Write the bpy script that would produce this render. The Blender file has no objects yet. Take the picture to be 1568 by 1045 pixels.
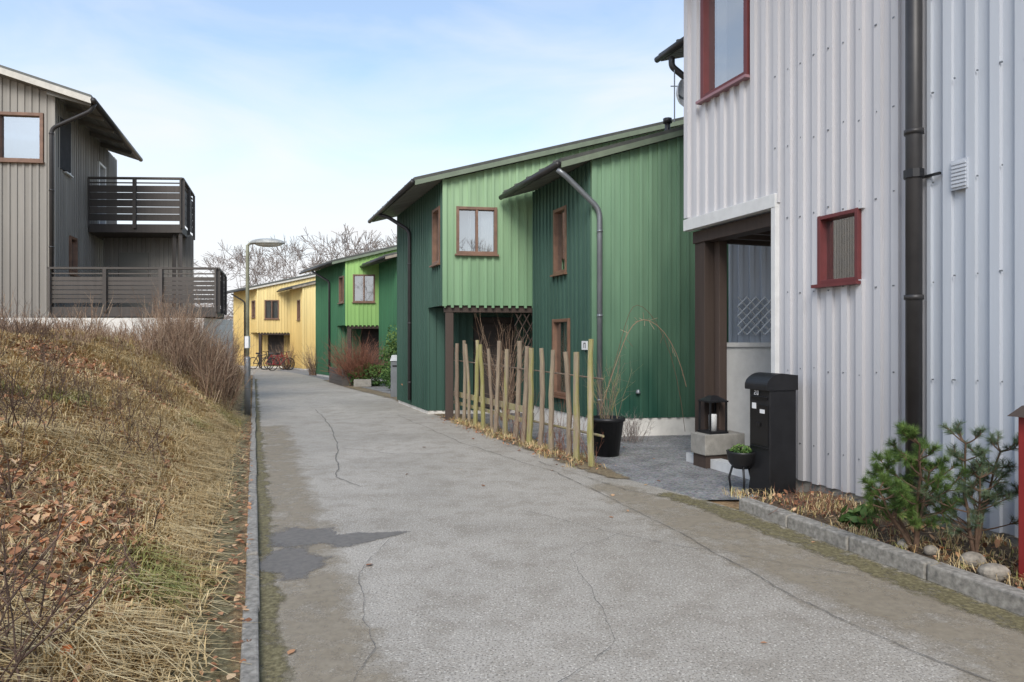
import bpy, math, random
import numpy as np
from mathutils import Vector
random.seed(7); rng=np.random.default_rng(7)
scene=bpy.context.scene
# ------------------------------------------------------------------ helpers
def srgb(r,g,b):
    f=lambda c:(c/255/12.92 if c/255<=0.04045 else ((c/255+0.055)/1.055)**2.4)
    return (f(r),f(g),f(b),1)
class M:
    def __init__(s,name):
        s.m=bpy.data.materials.new(name); s.m.use_nodes=True
        s.nt=s.m.node_tree; s.n=s.nt.nodes; s.b=s.n['Principled BSDF']
    def node(s,t,**k):
        x=s.n.new(t)
        for a,v in k.items(): setattr(x,a,v)
        return x
    def link(s,a,b): s.nt.links.new(a,b)
    def val(s,x,v):
        if hasattr(v,'links'): s.link(v,x)
        else: x.default_value=v
    def coord(s,scale=(1,1,1)):
        tc=s.node('ShaderNodeTexCoord'); mp=s.node('ShaderNodeMapping')
        s.link(tc.outputs['Object'],mp.inputs[0]); mp.inputs['Scale'].default_value=scale
        return mp.outputs[0]
    def noise(s,vec,scale,detail=4,rough=0.6,dist=0):
        n=s.node('ShaderNodeTexNoise'); s.link(vec,n.inputs['Vector'])
        n.inputs['Scale'].default_value=scale; n.inputs['Detail'].default_value=detail
        n.inputs['Roughness'].default_value=rough; n.inputs['Distortion'].default_value=dist
        return n.outputs[0]
    def ramp(s,fac,stops):
        r=s.node('ShaderNodeValToRGB'); s.link(fac,r.inputs[0])
        e=r.color_ramp.elements
        while len(e)<len(stops): e.new(0.5)
        for i,(p,c) in enumerate(stops):
            e[i].position=p; e[i].color=c if len(c)==4 else (*c,1)
        return r.outputs[0]
    def mix(s,fac,a,b,mode='MIX'):
        x=s.node('ShaderNodeMix',data_type='RGBA',blend_type=mode)
        s.val(x.inputs[0],fac); s.val(x.inputs[6],a); s.val(x.inputs[7],b)
        return x.outputs[2]
    def math(s,op,a,b=0.5):
        x=s.node('ShaderNodeMath',operation=op); s.val(x.inputs[0],a); s.val(x.inputs[1],b)
        return x.outputs[0]
    def attr(s,name='rnd'):
        a=s.node('ShaderNodeAttribute'); a.attribute_name=name; return a.outputs['Fac']
    def bump(s,h,strength=0.3,dist=0.02):
        b=s.node('ShaderNodeBump'); s.link(h,b.inputs['Height'])
        b.inputs['Strength'].default_value=strength; b.inputs['Distance'].default_value=dist
        s.link(b.outputs[0],s.b.inputs['Normal'])
    def col(s,c): s.val(s.b.inputs['Base Color'],c)
    def rough(s,r): s.val(s.b.inputs['Roughness'],r)
def g(v): return (v,v,v,1)

def paint(name,col,lit_or_clean=None,zr=(0,5),rough=0.65,var=0.16,streak=0.25):
    """painted vertical boards: per-board variation, weather streaks, paler upward: painted light fall-off on green, grime on grey"""
    m=M(name); n=m.noise(m.coord((9,9,0.5)),1.6,4,.65)
    base=col
    if lit_or_clean:
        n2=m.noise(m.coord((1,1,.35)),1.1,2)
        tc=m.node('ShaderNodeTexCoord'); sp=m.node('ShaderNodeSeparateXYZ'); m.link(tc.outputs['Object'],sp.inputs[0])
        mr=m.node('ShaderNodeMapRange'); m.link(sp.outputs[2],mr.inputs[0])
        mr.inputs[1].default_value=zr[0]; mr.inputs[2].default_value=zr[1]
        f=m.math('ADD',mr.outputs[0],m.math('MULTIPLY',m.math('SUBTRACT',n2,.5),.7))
        base=m.mix(m.math('MAXIMUM',m.math('MINIMUM',f,1.0),0.0),col,lit_or_clean)  # green walls: light fall-off painted into the colour; grey walls: grime low down
    r=m.attr()
    k=m.math('ADD',m.math('MULTIPLY',r,var),1-var/2)
    s2=m.math('ADD',m.math('MULTIPLY',n,streak),1-streak*.5)
    kk=m.math('MULTIPLY',k,s2)
    cc=m.node('ShaderNodeCombineColor')
    for i in range(3): m.link(kk,cc.inputs[i])
    m.col(m.mix(1.0,base,cc.outputs[0],'MULTIPLY')); m.rough(rough)
    m.b.inputs['Specular IOR Level'].default_value=.3
    return m.m
def simple(name,col,rough=.5,metal=0,var=.3,scale=6,bump=0.0):
    m=M(name); n=m.noise(m.coord(),scale,4)
    dark=tuple(c*(1-var) for c in col[:3])+(1,); lite=tuple(min(1,c*(1+var*.6)) for c in col[:3])+(1,)
    m.col(m.ramp(n,[(.3,dark),(.7,lite)])); m.rough(rough); m.b.inputs['Metallic'].default_value=metal
    if bump: m.bump(m.noise(m.coord(),scale*12,3),bump,.01)
    return m.m
def rndmat(name,stops,rough=.8):
    m=M(name); m.col(m.ramp(m.attr(),stops)); m.rough(rough); m.b.inputs['Specular IOR Level'].default_value=.2
    return m.m

GROUP=[None]
def group(name):
    e=bpy.data.objects.new(name,None); scene.collection.objects.link(e); GROUP[0]=e; return e
def ungroup(): GROUP[0]=None
def newobj(name,me,mat,smooth=False):
    ob=bpy.data.objects.new(name,me); scene.collection.objects.link(ob)
    if mat: me.materials.append(mat)
    if smooth: me.polygons.foreach_set('use_smooth',[True]*len(me.polygons))
    if GROUP[0]: ob.parent=GROUP[0]
    return ob
class Fr:
    """wall frame: p0->p1 left to right seen from outside, n outward"""
    def __init__(s,p0,p1):
        s.o=np.array(p0[:2],float); d=np.array(p1[:2],float)-s.o; s.L=np.linalg.norm(d); s.d=d/s.L
        s.n=np.array([s.d[1],-s.d[0]])
    def P(s,u,w,z):
        q=s.o+s.d*u+s.n*w; return (q[0],q[1],z)
class MB:
    def __init__(s): s.v=[];s.f=[];s.r=[]
    def face(s,pts,r=None):
        i=len(s.v); s.v+=[tuple(p) for p in pts]; s.f.append(tuple(range(i,i+len(pts)))); s.r.append(random.random() if r is None else r)
    def hexa(s,b,t,r=None):
        r=random.random() if r is None else r
        i=len(s.v); s.v+=[tuple(p) for p in list(b)+list(t)]
        for f in ((3,2,1,0),(4,5,6,7),(0,1,5,4),(1,2,6,5),(2,3,7,6),(3,0,4,7)):
            s.f.append(tuple(i+k for k in f)); s.r.append(r)
    def box(s,fr,u0,u1,w0,w1,z0,z1,r=None,zt1=None):
        zt1=z1 if zt1 is None else zt1
        b=[fr.P(u0,w1,z0),fr.P(u1,w1,z0),fr.P(u1,w0,z0),fr.P(u0,w0,z0)]
        t=[fr.P(u0,w1,z1),fr.P(u1,w1,zt1),fr.P(u1,w0,zt1),fr.P(u0,w0,z1)]
        s.hexa(b,t,r)
    def tube(s,pts,rad,n=8,r=None,cap=True):
        r=random.random() if r is None else r
        pts=[Vector(p) for p in pts]
        rads=rad if isinstance(rad,(list,tuple)) else [rad]*len(pts)
        i0=len(s.v); prev=None
        for k,p in enumerate(pts):
            if k==0: t=pts[1]-p
            elif k==len(pts)-1: t=p-pts[k-1]
            else: t=(pts[k+1]-p).normalized()+(p-pts[k-1]).normalized()
            t.normalize()
            if prev is None:
                a=Vector((0,0,1)) if abs(t.z)<.9 else Vector((1,0,0))
                x=t.cross(a).normalized()
            else: x=(prev-t*prev.dot(t)).normalized()
            prev=x; y=t.cross(x)
            for j in range(n):
                an=2*math.pi*j/n; q=p+(x*math.cos(an)+y*math.sin(an))*rads[k]; s.v.append(tuple(q))
        for k in range(len(pts)-1):
            for j in range(n):
                a=i0+k*n+j; b=i0+k*n+(j+1)%n
                s.f.append((a,b,b+n,a+n)); s.r.append(r)
        if cap:
            s.f.append(tuple(i0+j for j in range(n))[::-1]); s.r.append(r)
            e=i0+(len(pts)-1)*n; s.f.append(tuple(e+j for j in range(n))); s.r.append(r)
    def lathe(s,c,prof,n=20,r=.5):
        i0=len(s.v)
        for (rad,z) in prof:
            for j in range(n):
                a=2*math.pi*j/n; s.v.append((c[0]+rad*math.cos(a),c[1]+rad*math.sin(a),c[2]+z))
        for k in range(len(prof)-1):
            for j in range(n):
                a=i0+k*n+j;b=i0+k*n+(j+1)%n
                s.f.append((a,b,b+n,a+n)); s.r.append(r)
    def build(s,name,mat,smooth=False,bevel=0):
        me=bpy.data.meshes.new(name); me.from_pydata(s.v,[],s.f)
        a=me.attributes.new('rnd','FLOAT','FACE'); a.data.foreach_set('value',s.r)
        ob=newobj(name,me,mat,smooth)
        if bevel:
            b=ob.modifiers.new('bevel','BEVEL'); b.width=bevel; b.segments=2; b.limit_method='ANGLE'
        return ob
def np_mesh(name,V,Fc,mat,rnd=None,smooth=False):
    V=np.asarray(V,np.float32); Fc=np.asarray(Fc,np.int32); k=Fc.shape[1]
    me=bpy.data.meshes.new(name); me.vertices.add(len(V)); me.vertices.foreach_set('co',V.ravel())
    me.loops.add(Fc.size); me.loops.foreach_set('vertex_index',Fc.ravel())
    me.polygons.add(len(Fc)); me.polygons.foreach_set('loop_start',np.arange(0,Fc.size,k,dtype=np.int32))
    me.polygons.foreach_set('loop_total',np.full(len(Fc),k,np.int32))
    if rnd is not None:
        a=me.attributes.new('rnd','FLOAT','FACE'); a.data.foreach_set('value',np.asarray(rnd,np.float32))
    me.update(calc_edges=True); me.validate()
    return newobj(name,me,mat,smooth)
def segs_mesh(name,S,mat,n=3,rnd=None):
    S=np.asarray(S,float); p0=S[:,0:3];p1=S[:,3:6]; t=p1-p0; t/= (np.linalg.norm(t,axis=1,keepdims=True)+1e-9)
    a=np.where(np.abs(t[:,2:3])<.9,np.array([[0,0,1.]]),np.array([[1.,0,0]]))
    x=np.cross(t,a); x/=np.linalg.norm(x,axis=1,keepdims=True); y=np.cross(t,x)
    N=len(S); V=np.zeros((N,2*n,3))
    for j in range(n):
        an=2*math.pi*j/n; o=x*math.cos(an)+y*math.sin(an)
        V[:,j]=p0+o*S[:,6:7]; V[:,n+j]=p1+o*S[:,7:8]
    base=np.arange(N)[:,None]*2*n
    Fs=np.stack([np.concatenate([base+j,base+(j+1)%n,base+n+(j+1)%n,base+n+j],1) for j in range(n)],1).reshape(-1,4)
    r=np.repeat(rng.random(N) if rnd is None else rnd,n)
    return np_mesh(name,V.reshape(-1,3),Fs,mat,r)

# ------------------------------------------------------------------ road geometry
def xk(y):
    y=np.asarray(y,float)
    base=-1.18-.378*(y-3.2)
    return np.where(y>30,base-.04*(y-30)**2,base)
RR=[(6.9,-8),(5.2,-3),(2.96,3.95),(2.13,6.53),(.95,8.55),(0.05,11.0),(-1.2,14.2),(-3.2,19),(-5.2,22.8),(-8.6,30),(-10.8,34),(-13,37.5)]
def xr(y):
    ys=[p[1] for p in RR]; xs=[p[0] for p in RR]; return np.interp(y,ys,xs)
def vnoise(x,y,sc,seed=0):
    x=np.asarray(x)*sc+seed*17.3; y=np.asarray(y)*sc+seed*9.1
    return (np.sin(x*1.7+np.sin(y*1.3+seed))+np.sin(y*2.1+np.sin(x*1.9)*1.3)+np.sin((x+y)*1.1+2*np.sin(x*.7-y*.5)))/3
def hill(x,y):
    y=np.asarray(y,float)
    s=(xk(y)-x)*.935; sp=np.maximum(s-.42,0)
    st=.66+.75*np.clip((y-7)/7,0,1)
    Hm=1.60+.12*vnoise(x,y,.35,3)
    h=Hm*np.tanh(st*sp/1.78)
    h+=.10*vnoise(x,y,1.3,1)*np.minimum(sp,1)+.035*vnoise(x,y,4.0,2)*np.minimum(sp*2,1)
    k=np.clip((y-33)/8,0,1); h=h*(1-k)
    return np.where(s>.1,.02+h,-.03)

# ------------------------------------------------------------------ materials
m_green_g=paint('green_paint_gable',srgb(106,142,108),srgb(150,180,142),(1.8,4.4))  # light fall-off put into the colour, paler towards the eaves
m_green_shade=paint('green_shaded_side',srgb(50,78,68),srgb(78,106,94),(0,4.5))  # shaded copy of the green for side and porch walls, shade painted in
m_green_a=paint('green_paint_wall',srgb(30,72,58),srgb(136,170,138),(0.2,5.2))  # dark foot and pale top: light fall-off painted into the colour
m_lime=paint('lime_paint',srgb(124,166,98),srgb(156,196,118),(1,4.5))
m_lime_shade=paint('lime_shaded_side',srgb(62,108,80),srgb(78,130,94),(1,4.5))  # shaded copy of the lime, shade of the side walls painted in
m_yellow=paint('yellow_paint',srgb(210,182,118),srgb(232,212,152),(1,4.5))
m_grey=paint('grey_paint',srgb(178,177,179),srgb(200,199,201),(0,2.5),var=.07,streak=.18)
m_blue=paint('bluegrey_paint',srgb(172,177,184),srgb(190,195,202),(0,3),var=.07,streak=.18)
m_taupe=paint('taupe_boards',srgb(132,128,122),srgb(150,146,139),(2,7),var=.22,streak=.3)
m_dkwood=paint('weathered_dark_wood',srgb(84,79,75),None,var=.5,streak=.5)
m_brown=paint('brown_beam',srgb(70,59,53),None,var=.4,streak=.6)
m_beige=simple('beige_board',srgb(150,139,124),.7)
m_wframe=simple('window_frame_brown',srgb(122,92,74),.5)
m_redframe=simple('window_frame_red',srgb(104,48,48),.5,var=.15)
m_sill=simple('sill_dull_pink',srgb(150,114,120),.6,var=.15)
m_whitefr=simple('white_paint',srgb(212,212,210),.5,var=.1)
m_found=simple('white_foundation',srgb(218,215,208),.8,var=.2,scale=3)
m_roof=simple('roof_sheet_dark',srgb(92,94,90),.6,var=.2)
m_fasc_g=simple('fascia_greygreen',srgb(112,124,104),.6,var=.15)
m_fasc_w=simple('fascia_offwhite',srgb(200,196,186),.6,var=.15)
m_soff=paint('soffit_boards',srgb(120,118,112),None,var=.3)
m_metal=simple('zinc_pipe',srgb(130,134,138),.4,.5,var=.15)
m_black=simple('black_metal',srgb(36,36,38),.42,.2,var=.25)
m_dkpipe=simple('dark_pipe',srgb(54,52,52),.45,.1,var=.2)
m_conc=simple('concrete',srgb(150,146,138),.85,var=.25,scale=8,bump=.4)
m_granite=simple('granite_kerb',srgb(156,151,142),.85,var=.5,scale=25,bump=.6)
m_dark=simple('dark_interior',(.03,.03,.032,1),.9)
m_curt=simple('curtain',srgb(225,222,215),.8,var=.1)
m_door=simple('door_dark',srgb(60,52,48),.6)
def glassmat():
    m=M('window_glass'); m.n.remove(m.b)
    out=m.n['Material Output']; gl=m.node('ShaderNodeBsdfGlossy'); gl.inputs['Roughness'].default_value=.02
    gl.inputs['Color'].default_value=(.95,.97,1,1)
    tr=m.node('ShaderNodeBsdfTransparent'); tr.inputs[0].default_value=(.8,.84,.83,1)
    fr=m.node('ShaderNodeFresnel'); fr.inputs[0].default_value=1.7
    f=m.math('MINIMUM',m.math('ADD',m.math('MULTIPLY',fr.outputs[0],1.0),.38),1.0)
    ms=m.node('ShaderNodeMixShader'); m.link(f,ms.inputs[0]); m.link(tr.outputs[0],ms.inputs[1]); m.link(gl.outputs[0],ms.inputs[2])
    m.link(ms.outputs[0],out.inputs[0]); return m.m
m_glass=glassmat()
m_twig=rndmat('bush_twigs',[(0,srgb(100,78,64)),(.5,srgb(142,116,96)),(1,srgb(182,160,136))],.85)
m_twigd=rndmat('dark_twigs',[(0,srgb(64,52,46)),(1,srgb(114,94,82))],.85)
m_tree=rndmat('bare_tree_hazed',[(0,srgb(122,112,106)),(1,srgb(158,148,142))],.9)  # paled grey-brown: distance haze put into the twig colour
m_grass=rndmat('dry_grass',[(0,srgb(182,150,102)),(.35,srgb(208,182,132)),(.75,srgb(224,206,164)),(.84,srgb(170,160,98)),(1,srgb(138,144,84))],.8)
m_leaf=rndmat('fallen_leaves',[(0,srgb(112,76,56)),(.4,srgb(158,112,82)),(.75,srgb(190,144,108)),(.96,srgb(206,176,140)),(1,srgb(206,120,68))],.75)
m_pine=rndmat('pine_needles',[(0,srgb(46,66,34)),(.5,srgb(82,108,52)),(1,srgb(130,152,82))],.6)
m_pineb=rndmat('pine_needles_blue',[(0,srgb(52,68,50)),(.5,srgb(88,106,78)),(1,srgb(126,140,108))],.6)
m_bark=simple('pine_bark',srgb(104,82,66),.9,var=.4,scale=30)
m_hedge=rndmat('evergreen_leaves',[(0,srgb(34,56,30)),(.6,srgb(70,98,50)),(1,srgb(120,142,78))],.6)
m_redleaf=rndmat('reddish_twigs',[(0,srgb(104,68,56)),(1,srgb(164,116,94))],.8)
m_red=simple('red_paint',srgb(130,34,32),.5,var=.15)
m_orange=simple('orange_plastic',srgb(220,110,70),.5,var=.1)
m_terra=simple('pot_terracotta',srgb(190,120,90),.8)
m_plast=simple('white_plastic',srgb(225,225,225),.4,var=.05)
m_stone=simple('stone',srgb(150,142,130),.9,var=.5,scale=18,bump=.6)

def asphalt():
    m=M('asphalt'); v=m.coord()
    big=m.noise(v,.4,4,.6,.5); mid=m.noise(v,3.2,5,.72); fine=m.noise(v,75,3,.8)
    c=m.ramp(big,[(.3,srgb(158,151,140)),(.5,srgb(174,167,156)),(.7,srgb(188,181,170))])
    c=m.mix(m.ramp(mid,[(.45,g(0)),(.72,g(.7))]),c,srgb(138,129,115))
    vo=m.node('ShaderNodeTexVoronoi'); vo.inputs['Scale'].default_value=48; m.link(v,vo.inputs['Vector'])
    c=m.mix(m.ramp(vo.outputs['Distance'],[(.10,g(.8)),(.32,g(0))]),c,srgb(226,220,208))
    c=m.mix(m.ramp(fine,[(.36,g(.9)),(.5,g(0))]),c,srgb(92,86,80))
    m.col(c); m.rough(m.ramp(big,[(.3,g(.62)),(.7,g(.75))])); m.b.inputs['Specular IOR Level'].default_value=.35
    m.bump(m.math('ADD',fine,m.math('MULTIPLY',vo.outputs['Distance'],.6)),.6,.006)
    return m.m
m_asph=asphalt()
def groundmat():
    m=M('soil_and_litter'); v=m.coord()
    a=m.noise(v,2.2,5,.7); b=m.noise(v,26,4,.78)
    c=m.ramp(b,[(.3,srgb(112,88,64)),(.5,srgb(168,136,100)),(.66,srgb(206,180,136))])
    c=m.mix(m.ramp(a,[(.56,g(0)),(.66,g(.5))]),c,srgb(142,140,86))
    m.col(c); m.rough(.95); m.bump(b,.9,.05); return m.m
m_ground=groundmat()
def soilmat():
    m=M('planting_soil'); b=m.noise(m.coord(),30,4,.75)
    m.col(m.ramp(b,[(.3,srgb(60,48,38)),(.55,srgb(98,82,64)),(.72,srgb(140,120,92))])); m.rough(.95); m.bump(b,.9,.04); return m.m
m_soil=soilmat()
def gravelmat():
    m=M('gravel'); v=m.coord(); vo=m.node('ShaderNodeTexVoronoi'); vo.inputs['Scale'].default_value=45; m.link(v,vo.inputs['Vector'])
    c=m.mix(.8,m.ramp(m.noise(v,3,4),[(.3,srgb(106,101,95)),(.7,srgb(140,135,127))]),vo.outputs['Color'],'SOFT_LIGHT')
    hs=m.node('ShaderNodeHueSaturation'); hs.inputs['Saturation'].default_value=.2; m.link(c,hs.inputs['Color'])
    m.col(hs.outputs[0]); m.rough(.9); m.bump(vo.outputs['Distance'],.9,.02); return m.m
m_gravel=gravelmat()
def overlay(name,stops,sc=6,thr=(.35,.6),soft=1.0,rough=.85,mx=1.0,amp=1.6):
    """thin worn sheet, ragged transparent border driven by a per-vertex 'edge' value"""
    m=M(name); v=m.coord(); n=m.noise(v,sc,5,.75)
    m.col(m.ramp(m.noise(v,sc*5,3,.7),stops)); m.rough(rough)
    a=m.attr('edge'); s=m.math('ADD',m.math('MULTIPLY',a,soft),m.math('MULTIPLY',m.math('SUBTRACT',n,.5),amp))
    m.link(m.ramp(s,[(thr[0],g(0)),(thr[1],g(mx))]),m.b.inputs['Alpha'])
    return m.m
m_moss=overlay('gutter_moss',[(.3,srgb(78,70,52)),(.5,srgb(114,106,74)),(.65,srgb(142,132,100))],7,(.4,1.0),1.0,mx=.9,amp=2.6)
m_dirt=overlay('verge_dirt',[(.3,srgb(82,70,54)),(.5,srgb(122,106,82)),(.7,srgb(150,138,108))],5,(.4,.9),1.0,amp=2.4)
m_dust=overlay('dust_stain',[(.3,srgb(140,128,108)),(.7,srgb(168,156,134))],3.0,(.3,1.3),1.0,mx=.55,amp=3.0)
m_wet=overlay('damp_patch',[(.3,srgb(106,101,96)),(.6,srgb(128,122,115))],4,(.3,.8),1.2,.55,mx=.75,amp=2.6)
m_tar=overlay('tar_seam',[(.3,srgb(90,86,81)),(.6,srgb(116,111,104))],5,(.25,.9),1.3,.6,mx=.8,amp=2.6)

def ribbon(name,pts,widths,mat,z,cols=7,step=.12,noise=.0):
    pts=[np.array(p,float) for p in pts]
    out=[];W=[]
    for i in range(len(pts)-1):
        L=np.linalg.norm(pts[i+1]-pts[i]); n=max(1,int(L/step))
        for k in range(n):
            t=k/n; out.append(pts[i]*(1-t)+pts[i+1]*t); W.append(widths[i]*(1-t)+widths[i+1]*t)
    out.append(pts[-1]);W.append(widths[-1]); out=np.array(out);W=np.array(W)
    if noise: 
        out=out+np.cumsum(rng.normal(0,noise,out.shape),0)*.6; W=W*rng.uniform(.5,1.5,len(W))
    T=np.gradient(out,axis=0); T/=np.linalg.norm(T,axis=1,keepdims=True)+1e-9; N=np.stack([T[:,1],-T[:,0]],1)
    V=[];E=[]
    for j in range(cols):
        f=j/(cols-1)-.5; q=out+N*(f*W)[:,None]
        V.append(np.concatenate([q,np.full((len(q),1),z)],1)); e=np.minimum(1,(1-abs(f)*2)*1.6)
        ed=np.full(len(q),e); ed[:2]*=.2; ed[-2:]*=.2; E.append(ed)
    V=np.stack(V,1); E=np.stack(E,1); n=len(out)
    idx=np.arange(n*cols).reshape(n,cols)
    Fc=np.stack([idx[:-1,:-1],idx[:-1,1:],idx[1:,1:],idx[1:,:-1]],-1).reshape(-1,4)
    ob=np_mesh(name,V.reshape(-1,3),Fc,mat)
    a=ob.data.attributes.new('edge','FLOAT','POINT'); a.data.foreach_set('value',E.ravel().astype(np.float32))
    return ob

# ------------------------------------------------------------------ terrain, road
def axis(lo,hi,st,far):
    c=np.arange(lo,hi+1e-6,st); ext=np.array([1,3,6,12,25,50,100,200,400,far])
    return np.concatenate([(lo-ext)[::-1],c,hi+ext])
xs=axis(-26,8,.2,800); ys=axis(-6,44,.2,800)
X,Y=np.meshgrid(xs,ys); Z=hill(X,Y)
idx=np.arange(X.size).reshape(X.shape)
Fc=np.stack([idx[:-1,:-1],idx[:-1,1:],idx[1:,1:],idx[1:,:-1]],-1).reshape(-1,4)
np_mesh('ground',np.stack([X.ravel(),Y.ravel(),Z.ravel()],1),Fc,m_ground,smooth=True)
yy=np.arange(-8,41,.35); V=[]
for y in yy:
    a=float(xk(y)); b=float(xr(y))
    for k in range(9): V.append((a+(b-a)*k/8,y,0.0))
idx=np.arange(len(V)).reshape(len(yy),9)
np_mesh('road',V,np.stack([idx[:-1,:-1],idx[:-1,1:],idx[1:,1:],idx[1:,:-1]],-1).reshape(-1,4),m_asph)
def flat(name,poly,z,mat):
    mb=MB(); mb.face([(x,y,z) for x,y in poly],.5); return mb.build(name,mat)
flat('driveway_gravel',[(1.9,6.9),(.97,8.52),(.05,11.0),(-1.2,14.2),(-3.2,19),(-5.2,22.8),(-8.6,30),(-10.8,34),(-13,37.5),(-13,48),(12,48),(12,6.9)],-.006,m_gravel)
flat('courtyard_asphalt',[(-20,36),(-10.9,34.0),(-6,34),(-6,50),(-40,50),(-40,38)],-.012,m_asph)
def kerb(name,line,w,h,z0=-.05,blk=.9,mat=m_granite,seed=1):
    r=random.Random(seed); mb=MB()
    for i in range(len(line)-1):
        a=np.array(line[i]);b=np.array(line[i+1]); L=np.linalg.norm(b-a); n=max(1,round(L/blk))
        for k in range(n):
            p=a+(b-a)*k/n; q=a+(b-a)*(k+1)/n; fr=Fr(p,q)
            hh=h+r.uniform(-.01,.01); o=r.uniform(-.01,.01)
            mb.box(fr,.006,fr.L-.006,-w/2+o,w/2+o,z0,hh)
    return mb.build(name,mat,bevel=.014)
kerb('kerb_stones',[(float(xk(y))-.04,y) for y in (-6,0,4,8,12,16,20,24,28,30)],.085,.045,blk=1.0)
kl=[(6.3,-6),(5.27,-3),(3.03,3.95),(2.2,6.5)]
kerb('kerb_stones',kl,.13,.11,blk=.75,seed=3)
flat('planting_bed_soil',[(6.35,-6),(5.3,-3),(3.08,3.95),(2.24,6.5),(2.24,6.62),(3.1,6.95),(7.3,-5.9)],.075,m_soil)
yl=np.arange(1.0,30,1.0)
ribbon('gutter_moss',[(float(xk(y))+.07,y) for y in yl],[.26]*len(yl),m_moss,.004,noise=.004)
ribbon('gutter_moss',[(float(xk(y))-.30,y) for y in yl],[.5]*len(yl),m_moss,.035)
ribbon('dust_stain',[(float(xk(y))+.32,y) for y in np.arange(1,14,1.0)],[.8]*13,m_dust,.003)
ribbon('gutter_moss',[(5.2,-2),(2.84,3.95),(2.0,6.4),(1.5,7.35)],[.6,.42,.5,.3],m_moss,.004)
ribbon('dust_stain',[(4.2,-1),(2.4,4.0),(1.6,6.2),(.9,7.8)],[1.2,1.2,1.2,.5],m_dust,.003)
ribbon('verge_dirt',[(1.35,7.7),(.95,8.75),(.1,11),(-1.15,14.2),(-3.1,19),(-5.1,22.8),(-7.6,28)],[.25,.6,.8,.8,.8,.8,.6],m_dirt,.008)
ribbon('damp_patch',[(-2.1,5.85),(-1.75,5.6),(-1.35,5.5),(-1.0,5.7),(-.75,5.9)],[.5,.7,.45,.2,.1],m_wet,.0045,noise=.015)
ribbon('damp_patch',[(-1.85,5.4),(-1.6,4.9),(-1.35,4.4)],[.7,.5,.3],m_wet,.0055,noise=.01)
ribbon('damp_patch',[(-1.5,3.2),(-1.15,2.6),(-.8,1.9)],[.3,.35,.3],m_wet,.0050,noise=.01)
ribbon('damp_patch',[(-1.15,6.85),(-.95,6.95)],[.12,.10],m_wet,.005,noise=.01)
for i,(pl,w) in enumerate([([(3.0,1.6),(1.9,4.2),(1.3,6.2),(.6,8.2),(-.6,10.6),(-2.2,14.6)],.014),
    ([(-4.6,16),(-3.2,12),(-2.4,9.5),(-2.0,8.0),(-1.55,7.4)],.020),([(.0,6.5),(.9,5.6),(1.8,5.0),(2.5,4.6)],.010),
    ([(-.9,2.2),(-.75,3.5),(-1.1,4.6),(-1.0,5.6)],.007),([(1.9,6.6),(1.2,7.3),(.3,9.1)],.014),([(-2.6,10.2),(-1.6,9.6),(-.9,9.7)],.014),
    ([(-3.9,13.4),(-2.6,13.0),(-1.4,13.3)],.018),([(-.2,2.6),(.5,3.6),(.4,5.0),(.9,5.7)],.006)]):
    ribbon('road_crack',pl,[w]*len(pl),m_tar,.009+.001*i,cols=3,step=.06,noise=.012)

# ------------------------------------------------------------------ walls & windows
def wall(name,p0,p1,z0,zt,mat,opens=(),period=.165,bw=.055,bt=.026,tooth=0,seed=0):
    """board & batten wall with real openings. zt=(z at p0, z at p1)"""
    fr=Fr(p0,p1); mb=MB(); r=random.Random(seed+len(name))
    top=lambda u: zt[0]+(zt[1]-zt[0])*u/fr.L
    edges=set([0,fr.L]); k=0
    while k*period<fr.L: edges.add(k*period); k+=1
    for o in opens: edges.add(max(0,o[0]));edges.add(min(fr.L,o[1]))
    E=sorted(edges)
    def spans(a,b,zb):
        sp=[(zb,None)]
        for o in opens:
            if o[0]<b-1e-4 and o[1]>a+1e-4:
                new=[]
                for s in sp:
                    hi=s[1] if s[1] is not None else 1e9
                    if o[2]>s[0]+.01: new.append((s[0],min(o[2],hi)))
                    if o[3]<hi: new.append((max(o[3],s[0]),s[1]))
                sp=new
        return sp
    rr={}
    for a,b in zip(E[:-1],E[1:]):
        if b-a<1e-4: continue
        key=int((a+1e-4)/period); rv=rr.setdefault(key,r.random())
        for lo,hi in spans(a,b,z0):
            ta=top(a) if hi is None else hi; tb=top(b) if hi is None else hi
            mb.face([fr.P(a,0,lo),fr.P(b,0,lo),fr.P(b,0,tb),fr.P(a,0,ta)],rv)
    k=0
    while k*period<fr.L+.01:
        j0=r.uniform(-.008,.008)
        c=k*period+j0; a=max(0,c-bw/2); b=min(fr.L,c+bw/2); rv=r.random()
        j=r.uniform(-.004,.004)
        if b-a>.01:
            for lo,hi in spans(a,b,z0-tooth):
                ta=top(a) if hi is None else hi; tb=top(b) if hi is None else hi
                mb.box(fr,a,b,-.001,bt+j,lo,ta,rv,zt1=tb)
        k+=1
    mb.build(name,mat)
    return fr
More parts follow.
